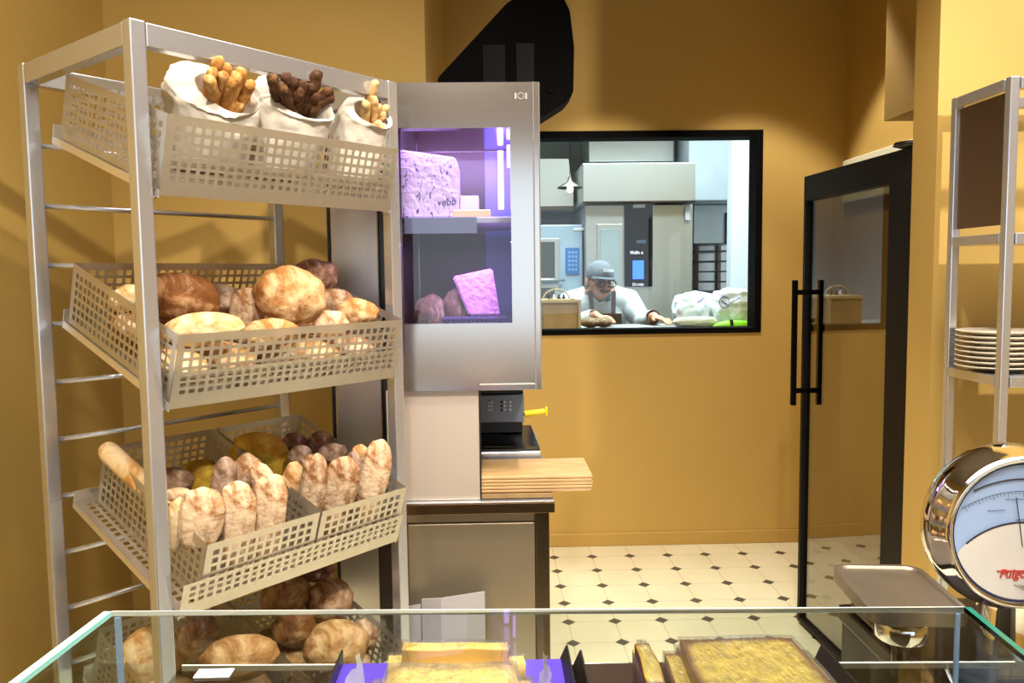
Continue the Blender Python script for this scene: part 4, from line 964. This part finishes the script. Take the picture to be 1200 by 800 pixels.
# paper bags and breadsticks ----------------------------------------------
PAPER = P('white paper bag', (222, 211, 192), .75, var=.03, bump=.35, bscale=22)
S_TAN = bread_mat('golden breadstick', (160, 104, 44), (200, 144, 74), (222, 180, 116), .4, 18, .6)
S_BROWN = bread_mat('dark brown breadstick', (58, 34, 20), (96, 60, 34), (134, 96, 60), .3, 22, .6)
S_PALE = bread_mat('pale breadstick', (184, 136, 74), (214, 174, 112), (232, 202, 150), .5, 18, .4)
def paper_bag(label, rings_, seed):
    """rings_: (centre, x axis, y axis, noise) from the closed bottom up over the folded lip and down inside"""
    t = thing('paper_bag', label, 'bag', rings_[0][0], 0, 'paper bags in the top basket')
    n = 56; bm = new(); rows = []
    # resample the ring list so that the paper can crumple between the given rings
    ext = []
    for A, B in zip(rings_, rings_[1:]):
        for q in range(5): f = q/5; ext.append(tuple(a.lerp(b_, f) if isinstance(a, V) else a+(b_-a)*f for a, b_ in zip(A, B)))
    ext.append(rings_[-1])
    for i, (c, xa, ya, am) in enumerate(ext):
        row = []
        for j in range(n):
            a = 2*pi*j/n; d = xa*cos(a)+ya*sin(a); p = c+d
            o = V((seed*4.7, seed*1.3, 0))
            w1 = noise.noise(p*26+o); w2 = noise.noise(p*60+o*2); w3 = 1-abs(noise.noise(p*34+o*3))*2
            p = p+d.normalized()*am*(w1*1.5+w2*.7+w3*.9)
            row.append(bm.verts.new(p))
        rows.append(row)
    for A, B in zip(rows, rows[1:]):
        for j in range(n): bm.faces.new((A[j], A[(j+1) % n], B[(j+1) % n], B[j]))
    bm.faces.new(rows[0][::-1])
    obj('bag_paper', bm, PAPER, t, True)
    return t
def onray(px, py, dist): r_ = ray(px, py); return EYE+r_*(dist/r_.length)
for (lab, rp_, sp_, d, ra, rb, sa, sb, tilt, mat, slab, sd, sr, tips) in (
    ('left white paper bag full of golden breadsticks in the top basket', (266, 112), (249, 108), .13, .070, .050, .100, .082, 34, S_TAN, 'golden knobbly breadstick in the left paper bag', 1, .0125,
        [(258, 66), (266, 74), (250, 80), (262, 84), (284, 80), (277, 84), (290, 98), (292, 112), (285, 120), (296, 94), (272, 92), (244, 90), (262, 100), (278, 108)]),
    ('middle white paper bag full of dark brown breadsticks in the top basket', (352, 120), (345, 117), .115, .078, .052, .094, .076, 30, S_BROWN, 'dark brown breadstick in the middle paper bag', 2, .0125,
        [(318, 88), (335, 85), (327, 97), (343, 90), (374, 82), (366, 98), (374, 110), (390, 104), (352, 104), (372, 122), (336, 112), (392, 112), (357, 94), (346, 116)]),
    ('right white paper bag with pale breadsticks in the top basket', (437, 136), (428, 134), .1, .050, .042, .062, .056, 36, S_PALE, 'pale breadstick in the right paper bag', 3, .0095,
        [(441, 93), (438, 112), (446, 122), (456, 124), (447, 142), (452, 132), (440, 146), (429, 118), (452, 146)])):
    rim = inshelf(0, *rp_, d); dist = (rim-EYE).length
    sh_ = onray(*sp_, dist+.012)
    rn = (CR*.42+CU*.62-CF*.66).normalized()
    mj = CR*cos(R(tilt))-CU*sin(R(tilt)); mj = (mj-rn*mj.dot(rn)).normalized(); mi = rn.cross(mj)
    hx = V((CR.x, CR.y, 0)).normalized(); hy = V((CF.x, CF.y, 0)).normalized()
    base = SM[0] @ V(((SM[0].inverted() @ rim).x, d+.035, .014)); mid = base.lerp(rim, .5)-hx*.006
    sw = min(sa, .086)
    rings_ = [(base, hx*.045, hy*.04, .001), (base+V((0, 0, .006)), hx*.066, hy*.058, .002), (mid, hx*sw, hy*sb*.85, .005), (sh_-rn*.012, (hx*.4+mj*.6)*sa, (hy*.3+mi*.7)*sb, .006), (sh_+rn*.006, mj*sa*.93, mi*sb*.93, .005),
              (rim+rn*.006, mj*ra, mi*rb, .003), (rim-rn*.006, mj*ra*.92, mi*rb*.9, .003), (rim-rn*.04, mj*ra*.8, mi*rb*.8, .002), (rim-rn*.06, mj*ra*.6, mi*rb*.6, .001)]
    bag = paper_bag(lab, rings_, sd)
    for i, (tx, ty) in enumerate(tips):
        tip = onray(tx, ty, dist-.006-.012*(ty > rp_[1]-8)+.014*((i*5) % 4)/3)
        if tip.z > 1.893:
            q_ = RM.inverted(); o_ = q_ @ EYE; e_ = q_.to_3x3() @ ray(tx, ty); tip = EYE+ray(tx, ty)*((-.034-o_.y)/e_.y)
        off = tip-rim; off -= rn*off.dot(rn)
        root = rim-rn*.05+off*(.18 if off.length > .06 else .3)+mj*random.uniform(-.022, .022)+mi*random.uniform(-.012, .012)
        dirn = (tip-root).normalized(); ln = min((tip-root).length, .12)
        bm = new(); capsule(bm, tip-dirn*ln, tip, sr*random.uniform(.88, 1.12), sd*20+i, .34, 14, 26, bend=random.uniform(-.006, .006))
        tag(obj('breadstick', bm, mat, None, True), slab, 'breadstick', slab.replace('breadstick', 'breadsticks'))

# ------------------------------------------------------------------ glass counter in front
GZ = 1.09
EDGE_C = P('glowing green glass edge', (210, 238, 228), .15, emit=(190, 240, 228), estr=.25)  # faint emission stands in for light caught in the edge
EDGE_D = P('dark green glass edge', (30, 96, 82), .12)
EDGE_B = P('back glass edge', (200, 196, 184), .1)
g0, g1 = atz(131, 722, GZ), atz(1130, 717, GZ)
l1 = atz(30, 800, GZ); r1_ = atz(1200, 775, GZ)
g3 = g0+(l1-g0)*2.4; k_ = (g3.y-g0.y)/(r1_.y-g1.y); g2 = g1+(r1_-g1)*k_
case = thing('display_counter', 'glass topped food display counter along the bottom of the picture', 'counter', ((g0.x+g1.x)/2, .7, 0))
T = .006
bm = new(); prism(bm, [g0, g1, g2, g3], (0, 0, T)); obj('top_glass', bm, GLASST, case)
def edge(nm, a, b_, mat, w=.0035):
    bm = new(); dd = (b_-a).normalized(); nn = V((dd.y, -dd.x, 0)); prism(bm, [a, b_, b_+nn*w, a+nn*w], (0, 0, T)); obj(nm, bm, mat, case)
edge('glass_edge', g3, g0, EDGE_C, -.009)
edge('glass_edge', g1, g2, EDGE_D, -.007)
edge('glass_edge', g0, g1, EDGE_B, -.0015)
DZ = .93
for a, b_, mt_ in ((g0, g3, EDGE_C), (g1, g2, EDGE_D)):
    dd = (b_-a).normalized(); nn = V((-dd.y, dd.x, 0))
    inn = nn if (nn.x > 0) == (a.x < 0) else -nn
    bm = new(); prism(bm, [a+inn*.004, b_+inn*.004, b_+inn*.012, a+inn*.012], (0, 0, -(GZ-DZ-.001))); obj('side_glass', bm, GLASST, case)
BLUEE = P('blue lit glass edge', (150, 170, 210), .1)  # blue light on the upright edges put into their colour
bm = new(); box(bm, (g0.x+.004, g0.y-.003, DZ+.001), (g0.x+.011, g0.y, GZ-.001)); obj('glass_edge', bm, BLUEE, case)
bm = new(); box(bm, (g1.x-.011, g1.y-.003, DZ+.001), (g1.x-.006, g1.y, GZ-.001)); obj('glass_edge', bm, BLUEE, case)
d0 = atz(213, 780, DZ); d1_ = atz(1190, 776, DZ)
bm = new(); prism(bm, [V((d0.x, d0.y, DZ-.008)), V((d1_.x, d1_.y, DZ-.008)), V((d1_.x, .35, DZ-.008)), V((d0.x, .35, DZ-.008))], (0, 0, .008)); obj('lower_shelf', bm, DECK, case)
bm = new(); dd = (d1_-d0); prism(bm, [V((d0.x, d0.y, DZ-.008)), V((d1_.x, d1_.y, DZ-.008)), V((d1_.x, d1_.y+.003, DZ-.008)), V((d0.x, d0.y+.003, DZ-.008))], (0, 0, .0085)); obj('shelf_edge', bm, P('pale shelf edge', (226, 222, 210), .2), case)
CASE = P('dark counter body', (40, 34, 30), .5)
bm = new(); box(bm, (d0.x, .36, .06), (d1_.x, 1.0, DZ-.01)); obj('base_body', bm, CASE, case)
# trays
PURP = P('purple tray paper', (74, 50, 160), .35); TRB = P('dark brown tray', (46, 32, 26), .3)
def tray(label, xa, xb, yb, mat, name='display_tray'):
    a = atz(xa, yb, DZ+.012); b_ = atz(xb, yb, DZ+.012); Y1 = a.y
    t = thing(name, label, 'tray', ((a.x+b_.x)/2, Y1-.15, DZ))
    bm = new(); box(bm, (a.x, Y1-.32, DZ+.001), (b_.x, Y1, DZ+.012), .002); obj('tray_floor', bm, mat, t)
    for x in (a.x, b_.x):
        bm = new(); prism(bm, [V((x-.012, Y1+.003, DZ+.001)), V((x+.004, Y1+.003, DZ+.001)), V((x+.0035, Y1+.003, DZ+.03)), V((x+.001, Y1+.003, DZ+.03))], (0, -.32, 0)); obj('side_lip', bm, BLACK, t)
    return a.x, b_.x, Y1
t1 = tray('purple lined tray under the left wrapped cake', 399, 664, 777, PURP)
t2 = tray('dark brown tray under the right wrapped cake', 679, 968, 777, TRB)
# cakes in cling film
CK1 = P('yellow sponge cake', (240, 200, 96), .6, var=.14, scale=26, bump=.25, bscale=90)
CK1B = P('yellow sponge cake deeper', (244, 206, 84), .6, var=.14, scale=30, bump=.25, bscale=90)
def cake_mat(name, top, side):
    mt, nt, b = base_mat(name); L = nt.links.new
    tc = N(nt, 'ShaderNodeTexCoord'); nz = N(nt, 'ShaderNodeTexNoise', Scale=14.0, Detail=8.0, Roughness=.7); L(tc.outputs['Object'], nz.inputs['Vector'])
    r1 = ramp(nt, [(.36, lin(tuple(x*.72 for x in top))), (.62, lin(top))]); n9 = N(nt, 'ShaderNodeTexNoise', Scale=60.0, Detail=8.0, Roughness=.7); L(tc.outputs['Object'], n9.inputs['Vector']); L(n9.outputs['Fac'], r1.inputs['Fac'])
    g = N(nt, 'ShaderNodeNewGeometry'); s = N(nt, 'ShaderNodeSeparateXYZ'); L(g.outputs['Normal'], s.inputs[0])
    ad = N(nt, 'ShaderNodeMath', operation='ADD'); L(s.outputs[2], ad.inputs[0]); mu = N(nt, 'ShaderNodeMath', operation='MULTIPLY'); L(nz.outputs['Fac'], mu.inputs[0]); mu.inputs[1].default_value = .1; L(mu.outputs[0], ad.inputs[1])
    r2 = ramp(nt, [(.80, (0, 0, 0, 1)), (.96, (1, 1, 1, 1))]); L(ad.outputs[0], r2.inputs['Fac'])
    mx = N(nt, 'ShaderNodeMix', data_type='RGBA'); L(r2.outputs['Color'], mx.inputs[0]); mx.inputs[6].default_value = lin(side); L(r1.outputs['Color'], mx.inputs[7]); L(mx.outputs[2], b.inputs['Base Color']); b.inputs['Roughness'].default_value = .6
    return mt
CKA = cake_mat('yellow cake with tan sides', (246, 206, 92), (224, 170, 84)); CKB = cake_mat('olive gold cake with brown edges', (196, 158, 56), (118, 70, 30))
FILM = film('cling film', bs=150, milk=.03); FILM2 = film('cling film loose', bs=110, milk=.07)
def cake(label, q, zt_, zb_, mat, fmat, seed, grow=.0022, flare=0):
    """q: four world xy corners of the top"""
    cx = sum(p.x for p in q)/4; cy = sum(p.y for p in q)/4
    t = thing('wrapped_cake', label, 'cake', (cx, cy, zb_))
    def slab(g, nz_, sub):
        bm = new(); pts = [V((p.x+(g if p.x > cx else -g), p.y+(g if p.y > cy else -g), zb_-(0 if g == 0 else -.0005))) for p in q]
        prism(bm, pts, (0, 0, zt_-zb_+g)); bmesh.ops.bevel(bm, geom=list(bm.edges), offset=.017, segments=4, affect='EDGES')
        bmesh.ops.subdivide_edges(bm, edges=list(bm.edges), cuts=sub, use_grid_fill=True)
        bmesh.ops.triangulate(bm, faces=[f for f in bm.faces if len(f.verts) > 4])
        for v in bm.verts:
            v.co += V((noise.noise(v.co*22+V((seed, 0, 0))), noise.noise(v.co*22+V((0, seed, 0))), noise.noise(v.co*16+V((0, 0, seed)))))*nz_
            v.co.z = max(v.co.z, zb_+.0005)
        return bm
    obj('cake_slab', slab(0, .003, 5), mat, t, True)
    obj('cling_film', slab(grow, .0028, 6), fmat, t, True)
    return t
TZC = DZ+.0125
zt1 = 1.052
c0, c1 = atz(458, 745, zt1), atz(612, 744, zt1); c2, c3 = atz(616, 768, zt1), atz(452, 769, zt1)
cake('rear yellow cake slab in cling film on the purple tray', [c0, c1, c2, c3], zt1, TZC, CKA, FILM, 2.2)
def film_fold(parent, a, b, up, seed, out):
    bm = new(); g = []
    for i in range(15):
        row = []
        for j in range(9):
            p = V(a).lerp(V(b), i/14)+V((0, 0, up*j/8))+V(out)*(.35+.65*(j/8)**2)
            o = V((seed, 0, 0)); row.append(bm.verts.new(p+V((noise.noise(p*60+o), noise.noise(p*70+o*2)*.6, noise.noise(p*50+o*3)*.8))*.009))
        g.append(row)
    for i in range(14):
        for j in range(8): bm.faces.new((g[i][j], g[i+1][j], g[i+1][j+1], g[i][j+1]))
    obj('film_fold', bm, FILM3, parent, True)
FILM3 = film('crumpled cling film end', bs=120, milk=.5)
zt1b = 1.05
e0_, e1_ = atz(444, 773, zt1b), atz(620, 772, zt1b); e2 = V((e1_.x+.005, e1_.y-.14, 0)); e3 = V((e0_.x-.01, e0_.y-.14, 0))
ck_ = cake('front yellow cake slab in cling film on the purple tray', [e0_, e1_, e2, e3], zt1b, TZC, CKA, FILM2, 5.1, .003)
film_fold(ck_, (e0_.x-.006, e0_.y-.12, TZC+.004), (e0_.x-.004, e0_.y-.002, TZC+.004), .115, 3, (-.018, 0, 0))
film_fold(ck_, (e1_.x+.004, e1_.y-.12, TZC+.004), (e1_.x+.004, e1_.y+.004, TZC+.004), .112, 8, (.014, 0, 0))
zt2 = 1.055
h0, h1 = atz(776, 742, zt2), atz(938, 739, zt2); h2 = V((h1.x+.004, h1.y-.17, 0)); h3 = V((h0.x-.004, h0.y-.17, 0))
cake('large olive gold cake slab in cling film on the brown tray', [h0, h1, h2, h3], zt2, TZC, CKB, FILM, 7.7)
i0, i1 = atz(742, 747, 1.045), atz(766, 745, 1.045); i2 = V((i1.x-.002, i1.y-.13, 0)); i3 = V((i0.x+.0, i0.y-.13, 0))
i1.x = min(i1.x, h0.x-.016); i2.x = min(i2.x, h3.x-.016)
cake('narrow brown cake end in cling film left of the large slab', [i0, i1, i2, i3], 1.045, TZC, CKB, FILM2, 9.3, .003)
# white card put in for a card's reflection in the shelf glass
bm = new(); a = atz(226, 794, DZ+.002); b_ = atz(275, 783, DZ+.002)
box(bm, (a.x, a.y, DZ+.001), (b_.x, b_.y, DZ+.0025)); tag(obj('card_reflection', bm, WHITE, None), 'small blank white card in place of a reflection at the left end of the lower glass shelf', 'card')

# ------------------------------------------------------------------ scale
YS = 1.34
dc = at(1197, 623, YS)
sc1 = thing('shop_scale', 'chrome shop scale with a round dial and red lettering', 'scale', (dc.x, YS+.06, .78))
rf = 87*YS/FPX
AX = (-.05, -1, .03)
bm = new()
lathe(bm, [(rf*.985, .0), (rf*1.0, .012), (rf*1.05, .013), (rf*1.08, .004), (rf*1.10, -.004), (rf*1.165, -.018), (rf*1.2, -.036), (rf*1.19, -.055), (rf*1.12, -.072), (rf*.95, -.085), (rf*.5, -.092), (0, -.093)], dc, AX, 72); obj('dial_housing', bm, CHROME, sc1, True)
DM2 = frame_mt(dc, V(AX).cross(V((0, 0, 1)))*-1, (0, 0, 1))
ax_ = V(AX).normalized(); xr = V((0, 0, 1)).cross(ax_).normalized(); yr = ax_.cross(xr); DM2 = frame_mt(dc+ax_*.002, xr, yr)
FACE = P('dial face with blue sheen', (148, 170, 206), .35, var=.04)  # blue reflection on the dial put into the face colour
bm = new(); lathe(bm, [(0, .0), (rf*.99, .0), (rf*.99, -.004), (0, -.004)], dc, AX, 64); fc = obj('dial_face', bm, FACE, sc1)
INKD = P('dark dial print', (36, 38, 48), .5)
def seg_fill(cx, cy, r, zoff, y0=None, clip=rf*.96, n=60):
    b2 = new(); vs = []
    for k in range(n):
        a = 2*pi*k/n; x, y = cx+r*cos(a), cy+r*sin(a); l = math.hypot(x, y)
        if l > clip: x, y = x*clip/l, y*clip/l
        vs.append(b2.verts.new((x, y, zoff)))
    b2.faces.new(vs); b2.transform(DM2); return b2
bm = seg_fill(0, -rf*1.02, rf*1.16, .0012); obj('white_disc', bm, P('white dial disc', (200, 194, 186), .35), fc)
bm = new()
def arc(bm, cx, cy, r, a0, a1, w, zoff=.001, n=40):
    b2 = new(); L_ = []
    for k in range(n+1):
        a = R(a0+(a1-a0)*k/n); L_.append((b2.verts.new((cx+(r-w/2)*cos(a), cy+(r-w/2)*sin(a), zoff)), b2.verts.new((cx+(r+w/2)*cos(a), cy+(r+w/2)*sin(a), zoff))))
    for A, B in zip(L_, L_[1:]): b2.faces.new((A[0], A[1], B[1], B[0]))
    b2.transform(DM2); merge(bm, b2)
arc(bm, 0, -rf*1.02, rf*1.16, 48, 132, .0035, .0016)
arc(bm, 0, -rf*.75, rf*1.5, 62, 117, .003)
arc(bm, 0, -rf*1.02, rf*1.6, 58, 122, .0011)
for k in range(33):
    a = R(60+60*k/32); r0 = rf*1.6; r1 = r0-(.009 if k % 4 == 0 else .005); b2 = new()
    w = .0004; tx, ty = -sin(a)*w, cos(a)*w; oy = -rf*1.02
    b2.faces.new([b2.verts.new(x) for x in ((r0*cos(a)-tx, oy+r0*sin(a)-ty, .001), (r0*cos(a)+tx, oy+r0*sin(a)+ty, .001), (r1*cos(a)+tx, oy+r1*sin(a)+ty, .001), (r1*cos(a)-tx, oy+r1*sin(a)-ty, .001))]); b2.transform(DM2); merge(bm, b2)
arc(bm, -.004, -rf*.1, .006, 0, 360, .0012)
for yy, xa_, xb_ in ((.17, -.012, .02), (.10, -.02, .02), (.30, -.06, -.03), (.46, -.03, .05)):
    b2 = new(); b2.faces.new([b2.verts.new(x) for x in ((xa_, rf*yy, .001), (xb_, rf*yy+.001, .001), (xb_, rf*yy+.0022, .001), (xa_, rf*yy+.0012, .001))]); b2.transform(DM2); merge(bm, b2)
obj('scale_marks', bm, INKD, fc)
bm = new(); arc(bm, 0, 0, rf*.97, 0, 360, .0045, .003, 72); obj('dial_ring', bm, P('dark blue ring', (24, 34, 70), .2), fc)
bm = new(); tube(bm, DM2 @ V((0, -rf*.2, .002)), DM2 @ V((-.012, rf*.5, .002)), .0008, n=6); obj('pointer', bm, INKD, fc)
RED = P('red lettering', (176, 26, 24), .4)
bm = text_bm('Fulgor', .021, DM2 @ M.Translation((-.039, -rf*.64, .0022)), .0005, .25, .0003)
obj('lettering', bm, RED, fc)
bm = new(); box(bm, V((-.043, -rf*.555, .0022)), V((.04, -rf*.535, .003)), 0, DM2); obj('lettering', bm, RED, fc)
DG = glass('dial glass', (255, 255, 255), 1.35)
bm = new(); lathe(bm, [(0, .010), (rf*.6, .0095), (rf*.97, .006)], dc, AX, 48); obj('dial_glass', bm, DG, sc1, True)
# column and base
cb = V((dc.x+.02, YS+.055, 0))
bm = new()
prof = [(.060, .80), (.056, .84), (.052, .88), (.056, .915), (.07, .94)]
lathe(bm, prof, (cb.x, cb.y, 0), n=40); obj('column', bm, CHROME, sc1, True)
bm = new(); a = atz(1003, 760, .8)
box(bm, (.735, 1.24, .775), (1.12, 1.62, .80), .01, None, 3); obj('scale_base', bm, STD, sc1, 'auto')
tzs = .945
q = [atz(968, 661, tzs), atz(1092, 659, tzs), None, None]
bk = q[0]; 
bm = new(); cxp, cyp = bk.x+.074, bk.y-.112
t_ = new(); 
out = []
hw, hd_, rc = .078, .108, .03
for cxs, cys, a0 in ((1, 1, 0), (-1, 1, 90), (-1, -1, 180), (1, -1, 270)):
    for k in range(9):
        a = R(a0+90*k/8); out.append((cxs*(hw-rc)+rc*cos(a), cys*(hd_-rc)+rc*sin(a)))
rot_ = R(-6)
pts3 = [V((cxp+x*cos(rot_)-y*sin(rot_), cyp+x*sin(rot_)+y*cos(rot_), tzs-.022)) for x, y in out]
prism(bm, pts3, (0, 0, .022)); 
tp = [f for f in bm.faces if f.calc_center_median().z > tzs-.001 and abs(f.normal.z) > .9]
r_i = bmesh.ops.inset_region(bm, faces=tp, thickness=.008, depth=0); r_i = bmesh.ops.inset_region(bm, faces=tp, thickness=.004, depth=-.004)
obj('weighing_plate', bm, P('brown grey plate steel', (118, 106, 90), .3, .7, var=.08, scale=20), sc1, 'auto')
p = at(1058, 740, 1.36)
bm = new(); lathe(bm, [(0, tzs-.082), (.036, tzs-.082), (.041, tzs-.078), (.041, tzs-.05), (.034, tzs-.045), (.02, tzs-.04), (.018, tzs-.0235), (0, tzs-.0235)], (cxp+.0, cyp-.02, 0), n=40); obj('plate_support', bm, CHROME, sc1, True)
bm = new(); tube(bm, (cxp, cyp-.02, .80), (cxp, cyp-.02, tzs-.083), .014); obj('support_rod', bm, STD, sc1, True)
# stand below the scale
t = thing('scale_stand', 'low dark stand carrying the chrome scale behind the counter', 'stand', (.91, 1.41, 0))
bm = new(); box(bm, (.73, 1.22, .74), (1.15, 1.66, .774), .004); obj('stand_top', bm, STD, t)
bm = new(); box(bm, (.735, 1.23, 0), (1.14, 1.65, .739)); obj('stand_body', bm, P('dark grey stand', (74, 70, 64), .5), t)

# ------------------------------------------------------------------ lights
def spot(loc, target, power, size=60, blend=.4, rad=.04, col=(1, .93, .82)):
    l = bpy.data.lights.new('spot', 'SPOT'); l.energy = power; l.spot_size = R(size); l.spot_blend = blend; l.shadow_soft_size = rad; l.color = col
    o = bpy.data.objects.new('ceiling_spot', l); COL.objects.link(o); o.location = loc
    o.rotation_euler = (V(target)-V(loc)).to_track_quat('-Z', 'Y').to_euler(); return o
def area(loc, target, power, sx_, sy_, col=(1, .95, .88), spread=105):
    l = bpy.data.lights.new('area', 'AREA'); l.shape = 'RECTANGLE'; l.size = sx_; l.size_y = sy_; l.energy = power; l.color = col; l.spread = R(spread)
    o = bpy.data.objects.new('ceiling_area', l); COL.objects.link(o); o.location = loc
    o.rotation_euler = (V(target)-V(loc)).to_track_quat('-Z', 'Y').to_euler(); return o
for x in (.59, 1.35):
    spot((x, 3.66, 3.12), (x, 3.66, 0), 78, 80, .3, .03)
area((.6, 1.2, 3.17), (.6, 1.2, 0), 46, 3.0, 1.6)
area((.6, -1.0, 3.17), (.6, -1.0, 0), 45, 3.0, 1.6)
spot((.9, .2, 3.1), (-.55, 1.9, 1.3), 160, 70, .5, .05)
spot((-.2, .1, 3.1), (-.35, 1.7, .8), 110, 70, .5, .05)
spot((1.9, .7, 3.1), (1.9, 2.7, 1.9), 150, 80, .5, .05)
spot((.2, -.4, 3.1), (.3, .85, 1.0), 90, 60, .5, .05)
spot((.6, 1.3, 3.1), (.7, 2.2, 1.0), 70, 80, .5, .05)
area((.9, 5.5, 2.97), (.9, 5.5, 0), 46, 2.4, 1.6, (.80, .93, 1))
area((.9, 4.75, 2.97), (.9, 5.6, 1.2), 20, 2.0, .4, (.80, .93, 1))
l = bpy.data.lights.new('violet', 'AREA'); l.shape = 'RECTANGLE'; l.size = .4; l.size_y = .05; l.energy = 5; l.color = (.62, .42, 1)
o = bpy.data.objects.new('cabinet_lamp', l); COL.objects.link(o); o.location = ((X0+X1)/2, YC+.09, Z1-.11); o.rotation_euler = (R(36), 0, 0)
l = bpy.data.lights.new('violet', 'AREA'); l.shape = 'RECTANGLE'; l.size = .3; l.size_y = .04; l.energy = 1.6; l.color = (.7, .45, 1)
o = bpy.data.objects.new('cabinet_lamp', l); COL.objects.link(o); o.location = (X1-.15, YC+.09, sz-.07); o.rotation_euler = (0, 0, 0)

w = bpy.data.worlds.new('world'); sc.world = w; w.use_nodes = True
w.node_tree.nodes['Background'].inputs[0].default_value = (.78, .88, 1, 1); w.node_tree.nodes['Background'].inputs[1].default_value = 1.3
sc.view_settings.view_transform = 'Standard'; sc.view_settings.look = 'None'; sc.view_settings.exposure = 0.55
sc.cycles.max_bounces = 12; sc.cycles.transparent_max_bounces = 24; sc.cycles.use_denoising = True; sc.cycles.sample_clamp_indirect = 6
sc.cycles.caustics_reflective = False; sc.cycles.caustics_refractive = False
